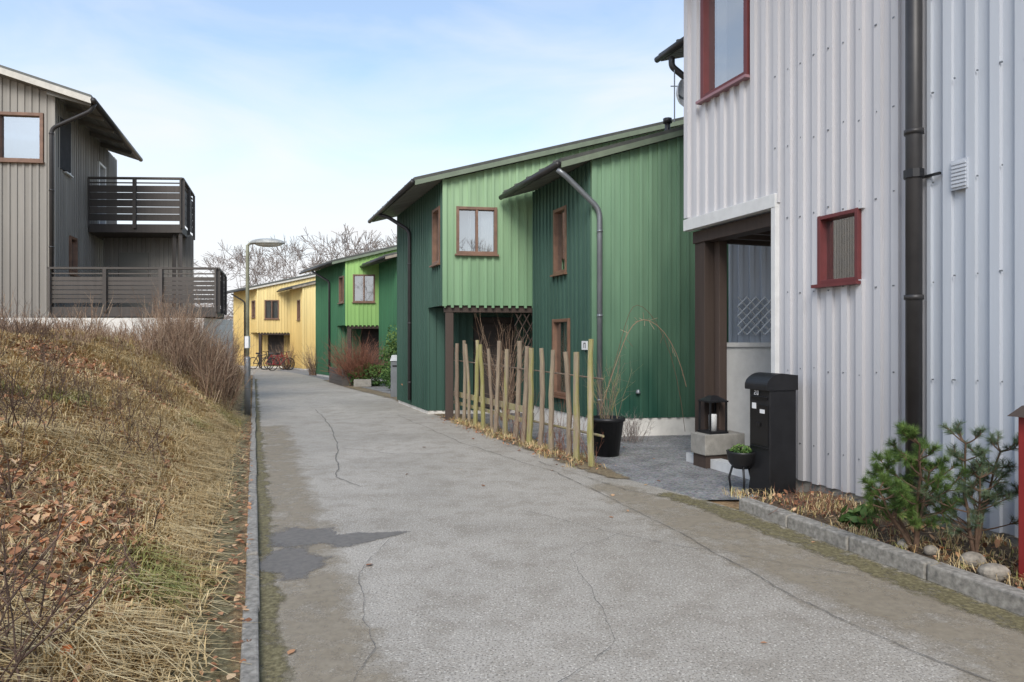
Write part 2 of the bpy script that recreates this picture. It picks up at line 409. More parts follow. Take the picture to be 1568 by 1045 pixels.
def window(fr,u0,u1,z0,z1,mfr,fw=.06,mull=None,sill=True,curtain=.5,proud=.05,name='window',msill=None):
    mb=MB()
    mb.box(fr,u0-.01,u0+fw,-.12,proud,z0-.01,z1+.01); mb.box(fr,u1-fw,u1+.01,-.12,proud,z0-.01,z1+.01)
    mb.box(fr,u0+fw,u1-fw,-.12,proud-.003,z1-fw,z1+.008); mb.box(fr,u0+fw,u1-fw,-.12,proud-.003,z0-.008,z0+fw)
    if mull: mb.box(fr,u0+(u1-u0)*mull-.025,u0+(u1-u0)*mull+.025,-.10,proud-.01,z0+fw,z1-fw)
    mb.build(name+'_frame',mfr,bevel=.004)
    if sill:
        s=MB(); s.box(fr,u0-.04,u1+.04,-.05,proud+.05,z0-.045,z0-.012); s.build(name+'_sill',msill or mfr)
    gm=MB(); gm.face([fr.P(u0+fw,-.04,z0+fw),fr.P(u1-fw,-.04,z0+fw),fr.P(u1-fw,-.04,z1-fw),fr.P(u0+fw,-.04,z1-fw)]); gm.build(name+'_glass',m_glass)
    bm=MB()
    a,b,c,d=max(u0-.2,.04),min(u1+.2,fr.L-.04),z0-.05,z1+.05; W=-.9
    bm.face([fr.P(a,W,c),fr.P(b,W,c),fr.P(b,W,d),fr.P(a,W,d)])
    for q in ([(a,-.13,c),(a,W,c),(a,W,d),(a,-.13,d)],[(b,-.13,c),(b,W,c),(b,W,d),(b,-.13,d)],[(a,-.13,c),(b,-.13,c),(b,W,c),(a,W,c)],[(a,-.13,d),(b,-.13,d),(b,W,d),(a,W,d)]):
        bm.face([fr.P(*p) for p in q])
    bm.build(name+'_room',m_dark)
    if curtain:
        cm=MB(); n=14
        for side in (0,1):
            wd=(u1-u0-2*fw)*curtain/2
            s0=u0+fw if side==0 else u1-fw-wd
            for k in range(n):
                ua=s0+wd*k/n; ub=s0+wd*(k+1)/n; wa=-.16-.02*(k%2); wb=-.16-.02*((k+1)%2)
                cm.face([fr.P(ua,wa,z0+fw),fr.P(ub,wb,z0+fw),fr.P(ub,wb,z1-fw),fr.P(ua,wa,z1-fw)])
        cm.build(name+'_curtain',m_curt)
def unit(v): v=np.array(v,float); return v/np.linalg.norm(v)
class H:
    def __init__(s,c,U,V): s.c=np.array(c,float); s.U=unit(U); s.V=unit(V)
    def p(s,u,v): return tuple(s.c+s.U*u+s.V*v)
    def P(s,u,v,z): q=s.c+s.U*u+s.V*v; return (q[0],q[1],z)
def roof(h,u0,u1,v0,v1,zt,slope,th=.10,mfas=m_fasc_w):
    Zf=lambda u:zt+slope*u
    mb=MB()
    mb.hexa([h.P(u0,v0,Zf(u0)+.05),h.P(u1,v0,Zf(u1)+.05),h.P(u1,v1,Zf(u1)+.05),h.P(u0,v1,Zf(u0)+.05)],
            [h.P(u0-.02,v0-.03,Zf(u0)+.05+th),h.P(u1,v0-.03,Zf(u1)+.05+th),h.P(u1,v1,Zf(u1)+.05+th),h.P(u0-.02,v1,Zf(u0)+.05+th)])
    mb.build('roof_deck',m_roof)
    sm=MB(); v=v0+.3
    while v<v1:
        sm.hexa([h.P(u0,v,Zf(u0)+.05+th),h.P(u1,v,Zf(u1)+.05+th),h.P(u1,v+.03,Zf(u1)+.05+th),h.P(u0,v+.03,Zf(u0)+.05+th)],
                [h.P(u0,v,Zf(u0)+.09+th),h.P(u1,v,Zf(u1)+.09+th),h.P(u1,v+.03,Zf(u1)+.09+th),h.P(u0,v+.03,Zf(u0)+.09+th)]); v+=.6
    sm.build('roof_seams',m_roof)
    fb=MB(); t=.025
    fb.hexa([h.P(u0,v0-t,Zf(u0)+.0),h.P(u1,v0-t,Zf(u1)+.0),h.P(u1,v0-.002,Zf(u1)+.0),h.P(u0,v0-.002,Zf(u0)+.0)],
            [h.P(u0,v0-t,Zf(u0)+.02+th*.75),h.P(u1,v0-t,Zf(u1)+.02+th*.75),h.P(u1,v0-.002,Zf(u1)+.02+th*.75),h.P(u0,v0-.002,Zf(u0)+.02+th*.75)])
    fb.build('verge_board',mfas)
    sb=MB(); v=v0
    while v<v1:
        e=min(v+.11,v1)
        sb.hexa([h.P(u0+.02,v,Zf(u0)+.03),h.P(u1,v,Zf(u1)+.03),h.P(u1,e-.008,Zf(u1)+.03),h.P(u0+.02,e-.008,Zf(u0)+.03)],
                [h.P(u0+.02,v,Zf(u0)+.048),h.P(u1,v,Zf(u1)+.048),h.P(u1,e-.008,Zf(u1)+.048),h.P(u0+.02,e-.008,Zf(u0)+.048)]); v+=.12
    sb.build('soffit',m_soff)
    gb=MB(); gb.tube([h.P(u0-.05,v0-.02,Zf(u0)+.06),h.P(u0-.05,v1,Zf(u0)+.05)],.05,10); gb.build('gutter',m_dkpipe,True)
def pipe(path,r,mat,name='downpipe'):
    pts=[Vector(p) for p in path]; out=[pts[0]]
    for i in range(1,len(pts)-1):
        a,b,c=pts[i-1],pts[i],pts[i+1]; d=min(.14,(a-b).length*.4,(c-b).length*.4)
        s=b+(a-b).normalized()*d; e=b+(c-b).normalized()*d
        for k in range(5):
            t=k/4; out.append(s*(1-t)**2+b*2*t*(1-t)+e*t*t)
    out.append(pts[-1]); mb=MB(); mb.tube(out,r,10)
    if abs(pts[-1].x-pts[-2].x)<.05 and abs(pts[-1].z-pts[-2].z)>1:
        z=pts[-1].z+.4
        while z<pts[-2].z-.1:
            mb.tube([(pts[-1].x,pts[-1].y,z),(pts[-1].x,pts[-1].y,z+.04)],r*1.18,10); z+=1.4
    mb.build(name,mat,True)

def row_house(name,c,U,V,gl,sl,zt,slope,mg,ms,ove=.62,ovg=.15,zc=None,gopen=(),sopen=(),mfas=m_fasc_g,tint=m_wframe,pipes=(),mpipe=m_dkpipe,postu=2.0,rear=.3,fz=.32):
    group(name); h=H(c,U,V)
    z0=zc if zc else fz
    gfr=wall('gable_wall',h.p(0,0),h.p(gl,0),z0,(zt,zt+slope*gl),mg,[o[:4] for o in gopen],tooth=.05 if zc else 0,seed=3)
    for o in gopen: window(gfr,*o[:4],tint,mull=o[4] if len(o)>4 else None,name='gable_window',curtain=.7,fw=.05,proud=.04)
    so=[(sl-o[1],sl-o[0],o[2],o[3]) for o in sopen]
    so2=list(so)+([(sl-1.3,sl+.1,.0,zc)] if zc else [])
    sfr=wall('side_wall',h.p(0,sl),h.p(0,0),fz,(zt,zt),ms,so2,seed=5)
    for o in so: window(sfr,*o,tint,name='side_window',curtain=.4,fw=.05,proud=.04)
    mb=MB(); mb.box(Fr(h.p(0,0),h.p(1,0)),-.035,.05,-.05,.035,z0-.02,zt-.0); mb.build('corner_board',mg)
    fb=MB(); f1=Fr(h.p(0,sl),h.p(0,0)); fb.box(f1,0,sl-(1.3 if zc else 0),-.2,-.012,-.05,fz)
    f2=Fr(h.p(0,1.3 if zc else 0),h.p(gl,1.3 if zc else 0)); fb.box(f2,.0,gl,-.2,-.013,-.05,fz); fb.build('foundation',m_found)
    rb=MB(); rb.hexa([h.P(.25,sl+rear,.0),h.P(.25,sl+rear+.1,.0),h.P(gl,sl+rear+.1,0),h.P(gl,sl+rear,0)],[h.P(.25,sl+rear,zt),h.P(.25,sl+rear+.1,zt),h.P(gl,sl+rear+.1,zt+slope*gl),h.P(gl,sl+rear,zt+slope*gl)])
    rb.build('rear_wall',ms)
    if zc:
        wall('porch_wall',h.p(0,1.3),h.p(gl,1.3),fz,(zc,zc),ms,[(1.0,1.95,.1,2.15)],seed=9)
        f3=Fr(h.p(0,1.3),h.p(gl,1.3)); db=MB(); db.box(f3,1.02,1.93,-.15,-.05,.12,2.13); db.box(f3,1.12,1.83,-.06,-.035,1.2,2.0); db.build('door',m_door,bevel=.01)
        cb=MB(); cb.hexa([h.P(.02,.02,zc+.03),h.P(gl,.02,zc+.03),h.P(gl,1.3,zc+.03),h.P(.02,1.3,zc+.03)],[h.P(.02,.02,zc+.1),h.P(gl,.02,zc+.1),h.P(gl,1.3,zc+.1),h.P(.02,1.3,zc+.1)]); cb.build('porch_ceiling',m_dkwood)
        pb=MB(); fg=Fr(h.p(0,0),h.p(gl,0))
        pb.box(fg,.03,.19,-.22,-.06,-.03,zc+.03); pb.box(fg,postu,postu+.14,-.22,-.06,-.03,zc+.03); pb.box(fg,.0,gl,-.2,-.05,zc-.14,zc+.02)
        pb.build('porch_posts',m_brown,bevel=.006)
    roof(h,-ove,gl+.1,-ovg,sl+rear,zt,slope,mfas=mfas)
    for p in pipes: pipe([h.P(*q) for q in p],.045,mpipe)
    ungroup(); return h

U1=(1,.16)
A=row_house('green_row_house',(1.36,11.4),U1,(-.38,1),7,2.6,4.62,.30,m_green_a,m_green_shade,
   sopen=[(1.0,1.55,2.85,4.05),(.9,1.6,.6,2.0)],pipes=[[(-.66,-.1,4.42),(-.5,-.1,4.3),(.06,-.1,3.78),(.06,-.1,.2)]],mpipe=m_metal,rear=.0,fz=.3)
B=row_house('green_row_house',(-1.36,13.7),U1,(-.40,1),8,4.3,4.84,.265,m_green_g,m_green_shade,zc=2.32,
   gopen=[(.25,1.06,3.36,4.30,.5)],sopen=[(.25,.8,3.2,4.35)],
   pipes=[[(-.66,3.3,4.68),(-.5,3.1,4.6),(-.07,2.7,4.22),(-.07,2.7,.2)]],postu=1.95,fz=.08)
C=row_house('lime_row_house',(-6.8,28),(1,.1),(-.6,1),6,4.6,4.88,.25,m_lime,m_lime_shade,zc=2.25,gopen=[(.28,1.15,3.2,4.33,.5)],sopen=[(.3,.9,3.2,4.3)],
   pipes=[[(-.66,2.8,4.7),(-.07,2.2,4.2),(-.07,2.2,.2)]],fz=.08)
C2=row_house('lime_row_house',(-4.1,25.2),(1,.1),(-.5,1),4,2.9,4.75,.25,m_lime,m_lime_shade,mfas=m_beige,fz=.08)
D=row_house('yellow_row_house',(-14.9,40),(1,.1),(-.8,1),8,4.6,4.7,.22,m_yellow,m_yellow,zc=2.1,gopen=[(.4,1.2,2.9,4.0,.5)],sopen=[(.4,1.0,3.0,4.0)],mfas=m_fasc_w,
   pipes=[[(-.66,2.8,4.5),(-.07,2.2,4.0),(-.07,2.2,.2)]],fz=.08)
D2=row_house('yellow_row_house',(-11.5,37.6),(1,.1),(-.65,1),5,2.6,4.6,.25,m_yellow,m_yellow,sopen=[(.5,1.1,2.8,3.9)],mfas=m_beige,fz=.08)

# ------------------------------------------------------------------ near grey house
group('grey_timber_house')
O=np.array([2.365,9.13]); dn=unit((.35,-1)); un=unit((1,.35))
Q=lambda L,i=0:tuple(O+dn*L+un*i)
PER=.19
op=[(.34,1.24,4.70,6.5),(2.34,2.83,2.18,2.85),(-.1,1.73,0,3.12)]
gf=wall('facade_wall',Q(0),Q(3.55),.14,(7.2,7.2),m_grey,op,period=PER,bw=.075,bt=.036,seed=2)
gf2=wall('facade_wall_right',Q(3.55),Q(10),.14,(7.2,7.2),m_blue,[],period=PER,bw=.075,bt=.036,seed=4)
window(gf,.34,1.24,4.70,6.5,m_redframe,fw=.055,name='red_window',curtain=.5,msill=m_sill)
window(gf,2.34,2.83,2.18,2.85,m_redframe,fw=.03,name='small_window',curtain=0,proud=.047)
mb=MB(); mb.box(gf,2.34+.035,2.83-.035,-.115,-.075,2.22,2.8); mb.build('window_blind',simple('blind_brown',srgb(110,84,50),.7,var=.8,scale=7))
mb=MB(); mb.box(gf,-.04,1.73,-.05,.06,3.07,3.22); mb.box(gf,1.66,1.73,-.3,.055,.14,3.07); mb.build('porch_fascia',m_whitefr,bevel=.004)
mb=MB(); mb.box(gf,-.035,.05,-.03,.055,3.24,7.2); mb.build('corner_board',m_grey)
mb=MB(); mb.box(gf,0.0,1.66,-.28,-.06,2.9,3.06); mb.box(gf,.02,.24,-.30,-.08,.0,2.9,.2); mb.box(gf,.25,.36,-.34,-.22,.0,2.9,.9)
for k in range(5): mb.box(gf,.02+k*.4,.1+k*.4,-2.4,-.3,2.92,3.05)
mb.build('porch_posts_and_beam',m_brown,bevel=.006)
mb=MB(); mb.box(gf,0,10,-2.6,-.02,3.12,3.2); mb.build('porch_ceiling',m_whitefr)
mb=MB(); mb.box(gf,1.74,10,-.22,-.02,-.05,.14); mb.build('foundation',m_conc)
mb=MB(); mb.box(gf,0.0,1.7,-.12,.04,-.02,.11); mb.build('porch_sill',m_whitefr)
wall('porch_return_wall',Q(1.74,3.0),Q(1.74,.0),.1,(3.1,3.1),m_grey,seed=5)
wall('far_gable_wall',Q(0,7),Q(0,0),3.1,(7.2+1.8,7.2),m_grey,seed=6,period=PER)
mb=MB(); fr=Fr(Q(.12,.25),Q(.12,2.6)); mb.box(fr,0,2.3,-.06,0,.12,1.52); mb.build('white_screen_panel',m_whitefr)
mb=MB(); mb.box(fr,0,2.3,-.08,.03,1.52,1.58); mb.build('screen_cap',m_whitefr)
mb=MB(); mb.box(fr,.03,.22,-.06,.02,1.585,1.65); mb.build('orange_tool',m_orange,bevel=.01)
roof(H(Q(10,0),un,-dn),-.6,5,-.2,10.3,7.2,.28,mfas=m_fasc_w)
pp=gf.P(3.5,.12,0); pipe([(pp[0],pp[1],7.1),(pp[0],pp[1],.15)],.065,m_dkpipe)
mb=MB(); mb.tube([gf.P(3.5,.12,3.05),gf.P(3.5,.12,2.98)],.08,10); mb.box(gf,3.5-.02,3.5+.18,.03,.055,2.98,3.0); mb.build('pipe_bracket',m_black)
mb=MB()
for k in range(7): mb.box(gf2,.24,.36,.03,.062,2.84+k*.03,2.858+k*.03)
mb.box(gf2,.23,.37,.028,.05,2.82,3.06); mb.build('wall_vent',m_blue)
mb=MB(); mb.box(gf,1.86,1.93,.032,.07,1.12,1.2); mb.build('door_bell',m_metal,bevel=.01)
# nail heads
mb=MB(); r=random.Random(4)
for k in range(9,46):
    u=k*PER
    for z in (.5,1.3,2.1,2.9,3.7,4.5):
        fz_=gf if u<3.5 else gf2; uu=u if u<3.5 else u-3.55
        zz=z+r.uniform(-.03,.03); mb.box(fz_,uu-.006+r.uniform(-.01,.01),uu+.006,.03,.043,zz,zz+.012)
mb.build('nail_heads',m_metal)
ungroup()
group('grey_neighbour_house')
wall('courtyard_wall',(3.46,10.9),(6.0,11.2),.0,(3.75,3.75),m_blue,period=.19,bw=.07)
h2=H((3.15,10.7),(1,.3),(-.38,1))
wall('upper_wall',h2.p(0,.6),h2.p(0,0),4.6,(6.3,6.3),m_grey); wall('upper_gable',h2.p(0,0),h2.p(4,0),4.9,(6.3,7.4),m_grey)
roof(h2,-.5,4,-.1,.7,6.3,.28,mfas=m_beige)
pipe([h2.P(-.5,.35,6.12),h2.P(-.5,.35,5.98),h2.P(-.1,.2,5.6),h2.P(-.1,.2,4.7)],.05,m_dkpipe)
ungroup()
group('satellite_dish')
mb=MB(); c=np.array([2.60,10.6,5.42])
prof=[(.001,0),(.1,.012),(.18,.04),(.24,.08)]
for k in range(len(prof)-1):
    for j in range(20):
        a0=2*math.pi*j/20;a1=2*math.pi*(j+1)/20
        f=lambda r,d,a:(c[0]+d-.03+r*.5*math.cos(a),c[1]-d+r*math.cos(a)*.5,c[2]+r*.9*math.sin(a))
        mb.face([f(prof[k][0],prof[k][1],a0),f(prof[k][0],prof[k][1],a1),f(prof[k+1][0],prof[k+1][1],a1),f(prof[k+1][0],prof[k+1][1],a0)])
mb.build('reflector',m_plast,True)
mb=MB(); mb.tube([tuple(c+np.array([-.02,.02,0])),tuple(c+np.array([.5,.2,-.25]))],.02,6); mb.tube([tuple(c+np.array([-.1,-.1,.35])),tuple(c+np.array([-.1,-.1,-.45]))],.01,6); mb.tube([tuple(c+np.array([-.16,-.1,.1])),tuple(c+np.array([-.04,-.1,.1]))],.008,6); mb.build('mount',m_metal)
ungroup()

# ------------------------------------------------------------------ left taupe house
group('taupe_timber_house')
hc=(-11.4,17.0); E=H(hc,(-1,-.12),(-.33,1))
fr=wall('gable_wall',E.p(7,0),E.p(0,0),2.15,(7.75+7*.3,7.75),m_taupe,[(7-1.3,7-.25,6.05,7.25),(7-4,7-3,6.05,7.25)],period=.17)
window(fr,7-1.3,7-.25,6.05,7.25,m_wframe,fw=.07,name='gable_window',curtain=0)
window(fr,7-4,7-3,6.05,7.25,m_wframe,fw=.07,name='gable_window',curtain=.3)
fs=wall('side_wall',E.p(0,0),E.p(0,6.5),2.15,(7.75,7.75),m_taupe,[(.7,1.2,6.0,7.1),(1.2,1.8,3.4,4.4),(4.1,4.9,5.0,7.1)],period=.17)
window(fs,.7,1.2,6.0,7.1,m_whitefr,name='side_window'); window(fs,1.2,1.8,3.4,4.4,m_wframe,name='side_window'); window(fs,4.1,4.9,5.0,7.1,m_whitefr,name='balcony_door')
mb=MB(); mb.box(fr,0,7,-.2,-.02,1.0,2.15); mb.box(fs,0,6.5,-.2,-.02,1.0,2.15); mb.build('foundation',m_found)
mb=MB(); mb.box(fr,7-.05,7.03,-.03,.035,2.15,7.75); mb.build('corner_board',m_taupe)
def roofL(h,u0,u1,v0,v1,zt,slope,th=.16):
    Zf=lambda u:zt+slope*u
    P=h.P
    mb=MB(); mb.hexa([P(u1,v0,Zf(u1)+.05),P(u0,v0,Zf(u0)+.05),P(u0,v1,Zf(u0)+.05),P(u1,v1,Zf(u1)+.05)],[P(u1,v0,Zf(u1)+.2),P(u0,v0,Zf(u0)+.2),P(u0,v1,Zf(u0)+.2),P(u1,v1,Zf(u1)+.2)]); mb.build('roof_deck',m_roof)
    fb=MB(); fb.hexa([P(u1,v0-.03,Zf(u1)-.02),P(u0,v0-.03,Zf(u0)-.02),P(u0,v0-.002,Zf(u0)-.02),P(u1,v0-.002,Zf(u1)-.02)],[P(u1,v0-.03,Zf(u1)+.13),P(u0,v0-.03,Zf(u0)+.13),P(u0,v0-.002,Zf(u0)+.13),P(u1,v0-.002,Zf(u1)+.13)]); fb.build('verge_board',m_fasc_w)
    sb=MB(); u=u0+.02
    while u<1.0:
        sb.hexa([P(u+.11,v0,Zf(u+.11)+.02),P(u,v0,Zf(u)+.02),P(u,v1,Zf(u)+.02),P(u+.11,v1,Zf(u+.11)+.02)],[P(u+.11,v0,Zf(u+.11)+.045),P(u,v0,Zf(u)+.045),P(u,v1,Zf(u)+.045),P(u+.11,v1,Zf(u+.11)+.045)]); u+=.12
    v=v0+.1
    while v<v1:
        sb.hexa([P(.1,v,Zf(.1)-.12),P(u0+.03,v,Zf(u0)-.05),P(u0+.03,v+.06,Zf(u0)-.05),P(.1,v+.06,Zf(.1)-.12)],[P(.1,v,Zf(.1)+.02),P(u0+.03,v,Zf(u0)+.02),P(u0+.03,v+.06,Zf(u0)+.02),P(.1,v+.06,Zf(.1)+.02)]); v+=1.15
    sb.build('soffit_and_rafters',m_soff)
    gb=MB(); gb.tube([P(u0-.05,v0-.02,Zf(u0)+.07),P(u0-.05,v1,Zf(u0)+.05)],.065,10); gb.build('gutter',m_dkpipe,True)
roofL(E,-.95,7,-.35,5.4,7.75,.31)
pipe([E.P(-1.0,-.2,7.5),E.P(-.9,-.2,7.3),E.P(.02,-.15,6.85),E.P(.02,-.15,2.1)],.05,m_dkpipe)
def balcony(p0,p1,back,z0,ztop,name,nb=5,fl=.22):
    f=Fr(p0,p1); V=unit((-.33,1)); p2=tuple(np.array(p1)+V*back); f2=Fr(p1,p2)
    mb=MB(); zb=z0+.12; n=nb
    for ff in (f,f2):
        for k in range(n):
            za=zb+(ztop-.22-zb)*k/n; zc=zb+(ztop-.22-zb)*(k+1)/n-.018
            mb.box(ff,0,ff.L,-.03,-.005,za,zc)
        mb.box(ff,-.02,ff.L+.02,-.07,.05,ztop-.05,ztop)
        mb.box(ff,0,ff.L,-.05,-.002,ztop-.17,ztop-.14)
        m=max(1,round(ff.L/1.25))
        for k in range(m+1):
            u=ff.L*k/m; mb.box(ff,max(0,u-.045),min(ff.L,u+.045),.0,.07,z0-.1,ztop-.05)
    mb.build(name+'_railing',m_dkwood)
    fb=MB(); a=np.array(p0);b=np.array(p1)
    q=[a,b,b+V*back,a+V*back]
    fb.hexa([(*x,z0-fl) for x in q],[(*x,z0+.02) for x in q]); fb.build(name+'_floor',m_dkwood)
balcony((-12.3,19.8),(-9.62,19.9),2.4,4.98,6.36,'upper_balcony')
balcony((-11.38,16.8),(-7.3,16.9),2.0,2.42,3.42,'lower_balcony',nb=6)
mb=MB()
for px,py in ((-9.72,20.0),(-10.45,22.1),(-9.95,20.1)): mb.tube([(px,py,1.5),(px,py,4.9)],.06,4)
mb.build('balcony_posts',m_dkwood)
wall('under_balcony_wall',(-12.5,20.9),(-9.75,20.9),2.2,(4.8,4.8),m_taupe,period=.14)
mb=MB(); f=Fr((-12.5,20.9),(-9.75,20.9)); mb.box(f,.5,1.4,.03,.06,2.3,4.3); mb.build('shed_door',m_soff)
mb=MB(); f=Fr((-14.5,16.72),(-7.5,16.85)); mb.box(f,0,6.9,-1.8,0,.9,2.17); mb.build('terrace_base',m_found)
ungroup()

# ------------------------------------------------------------------ street furniture
group('street_lamp'); lx,ly=-5.62,14.5
mb=MB(); mb.tube([(lx,ly,-.1),(lx,ly,1.22),(lx,ly,1.27)],[.062,.062,.045],14); mb.build('pole_base',m_metal,True)
mb=MB(); mb.tube([(lx,ly,1.2),(lx,ly,3.5),(lx,ly,3.64)],[.04,.036,.034],12)
mb.tube([(lx,ly,3.6),(lx+.03,ly,3.66),(lx+.2,ly,3.70)],.028,8); mb.build('pole',simple('lamp_pole_paint',srgb(150,150,128),.5),True)
def ell(c,r,nu=24,nv=12,cut=None):
    mb=MB()
    for i in range(nv):
        for j in range(nu):
            q=[]
            for (a,b) in ((i,j),(i,j+1),(i+1,j+1),(i+1,j)):
                th=math.pi*a/nv; ph=2*math.pi*b/nu
                z=math.cos(th)
                if cut is not None: z=max(z,cut)
                q.append((c[0]+r[0]*math.sin(th)*math.cos(ph),c[1]+r[1]*math.sin(th)*math.sin(ph),c[2]+r[2]*z))
            mb.face(q)
    return mb
ell((lx+.42,ly,3.68),(.38,.17,.10),cut=-.15).build('lamp_housing',simple('lamp_housing_grey',srgb(170,172,168),.4),True)
ell((lx+.45,ly,3.665),(.30,.13,.07)).build('lamp_lens',simple('lamp_lens',srgb(205,205,195),.2),True)
mb=MB(); mb.box(Fr((lx-.04,ly),(lx+.04,ly)),0,.08,-.05,.05,1.45,1.7); mb.build('label',m_plast)
ungroup()

group('letter_box'); NF=np.array([2.60,6.88])
bf=Fr(tuple(NF-dn*.31),tuple(NF))
mb=MB(); mb.box(bf,0,.31,-.33,0,.02,1.12); mb.build('body',m_black,bevel=.008)
mb=MB(); N=10
prof=[(.05,1.10),(.05,1.14)]+[(.05-.2*(1-math.cos(a)),1.14+.13*math.sin(a)) for a in [math.pi/2*k/N for k in range(1,N+1)]]+[(-.34,1.25),(-.34,1.10)]
for k in range(len(prof)-1):
    (w0,z0),(w1,z1)=prof[k],prof[k+1]; mb.face([bf.P(-.015,w0,z0),bf.P(.325,w0,z0),bf.P(.325,w1,z1),bf.P(-.015,w1,z1)])
mb.face([bf.P(-.015,w,z) for w,z in prof][::-1]); mb.face([bf.P(.325,w,z) for w,z in prof])
mb.build('curved_lid',m_black)
mb=MB(); mb.box(bf,.03,.28,-.01,.012,1.0,1.03); mb.box(bf,.02,.29,-.01,.01,.50,.515); mb.box(bf,.02,.29,.0,.006,.53,.95); mb.box(bf,.13,.18,.0,.02,.72,.76); mb.build('slot_and_door',simple('letter_box_trim',srgb(20,20,22),.3),bevel=.003)
mb=MB(); mb.box(bf,.05,.11,.006,.010,.90,.96); mb.box(bf,.17,.24,.006,.010,.86,.90); mb.build('labels',m_plast)
def digit(mb,fr,u,w,z,s,ch):
    seg={'0':'abcdef','1':'bc','2':'abged','7':'abc'}[ch]; t=s*.16; W=s*.55
    Bx={'a':(0,W,s-t,s),'d':(0,W,0,t),'g':(0,W,s/2-t/2,s/2+t/2),'f':(0,t,s/2,s),'b':(W-t,W,s/2,s),'e':(0,t,0,s/2),'c':(W-t,W,0,s/2)}
    for i,c in enumerate(seg): a=Bx[c]; mb.box(fr,u+a[0],u+a[1],w,w+.002+.0006*i,z+a[2],z+a[3])
mb=MB()
digit(mb,bf,.09,.012,1.045,.045,'2'); digit(mb,bf,.13,.012,1.045,.045,'0'); mb.build('house_number',m_plast)
ungroup()
fr=Fr((2.42,8.55),(3.0,8.75))
mb=MB(); mb.box(fr,0,.6,-.32,0,.16,.42); mb.build('concrete_block',m_conc,bevel=.01)
mb=MB(); mb.box(fr,.03,.57,-.3,-.03,-.02,.16); mb.build('timber_plinth',m_brown)
group('garden_lantern'); mb=MB()
a,b,c,d=.10,.36,-.29,-.04
for u in (a,b-.02):
    for w in (c,d-.02): mb.box(fr,u,u+.02,w,w+.02,.43,.83)
mb.box(fr,a-.01,b+.01,c-.01,d+.01,.422,.45); mb.box(fr,a-.01,b+.01,c-.01,d+.01,.82,.84)
mb.hexa([fr.P(a,d,.84),fr.P(b,d,.84),fr.P(b,c,.84),fr.P(a,c,.84)],[fr.P(a+.09,d-.09,.9),fr.P(b-.09,d-.09,.9),fr.P(b-.09,c+.09,.9),fr.P(a+.09,c+.09,.9)])
mb.build('frame',m_black)
mb=MB(); mb.lathe(fr.P(.23,-.165,.45),[(.0,0),(.05,0),(.05,.2),(.045,.21),(0,.21)],14); mb.build('candle',m_whitefr,True)
ungroup()
def leafcloud(name,c,r,n,size,mat,seed=0,fill=.5):
    R=np.random.default_rng(seed); d=R.normal(size=(n,3)); d/=np.linalg.norm(d,axis=1,keepdims=True)
    rad=(fill+(1-fill)*R.random(n)**.5); lump=1+.22*np.sin(d[:,0]*5+seed)*np.sin(d[:,1]*6+1)+.12*np.sin(d[:,2]*9)
    p=d*(rad*lump)[:,None]*np.array(r)+np.array(c)
    a=R.normal(size=(n,3)); a/=np.linalg.norm(a,axis=1,keepdims=True); b=np.cross(a,R.normal(size=(n,3))); b/=np.linalg.norm(b,axis=1,keepdims=True)
    s=size*(.6+.8*R.random(n))[:,None]
    V=np.stack([p-a*s,p+b*s*.45,p+a*s,p-b*s*.45],1).reshape(-1,3)
    rn=np.clip(.15+.45*(d[:,2]*.5+.5)+.4*R.random(n),0,1)
    return np_mesh(name,V,np.arange(n*4).reshape(n,4),mat,rn)
group('tripod_planter'); cx,cy=2.42,7.2
mb=MB(); mb.lathe((cx,cy,.26),[(.0,0),(.08,0.0),(.13,.06),(.15,.16),(.155,.18),(.14,.18),(.12,.12),(0,.12)],20)
for k in range(3):
    a=k*2.1+.4; mb.tube([(cx+.08*math.cos(a),cy+.08*math.sin(a),.32),(cx+.13*math.cos(a),cy+.13*math.sin(a),.15),(cx+.11*math.cos(a),cy+.11*math.sin(a),0.0)],.012,6)
mb.build('bowl_and_legs',m_black,True)
leafcloud('greenery',(cx,cy,.45),(.11,.11,.05),260,.024,m_hedge,seed=4); ungroup()
group('red_garden_post'); fr=Fr((3.225,4.35),(3.415,3.98))
mb=MB(); mb.box(fr,0,.3,-.3,0,.05,1.12); mb.build('body',m_red,bevel=.006)
mb=MB(); mb.hexa([fr.P(-.04,.05,1.12),fr.P(.34,.05,1.12),fr.P(.34,-.35,1.12),fr.P(-.04,-.35,1.12)],[fr.P(-.04,-.13,1.18),fr.P(.34,-.13,1.18),fr.P(.34,-.17,1.18),fr.P(-.04,-.17,1.18)]); mb.build('roof_cap',m_brown)
ungroup()

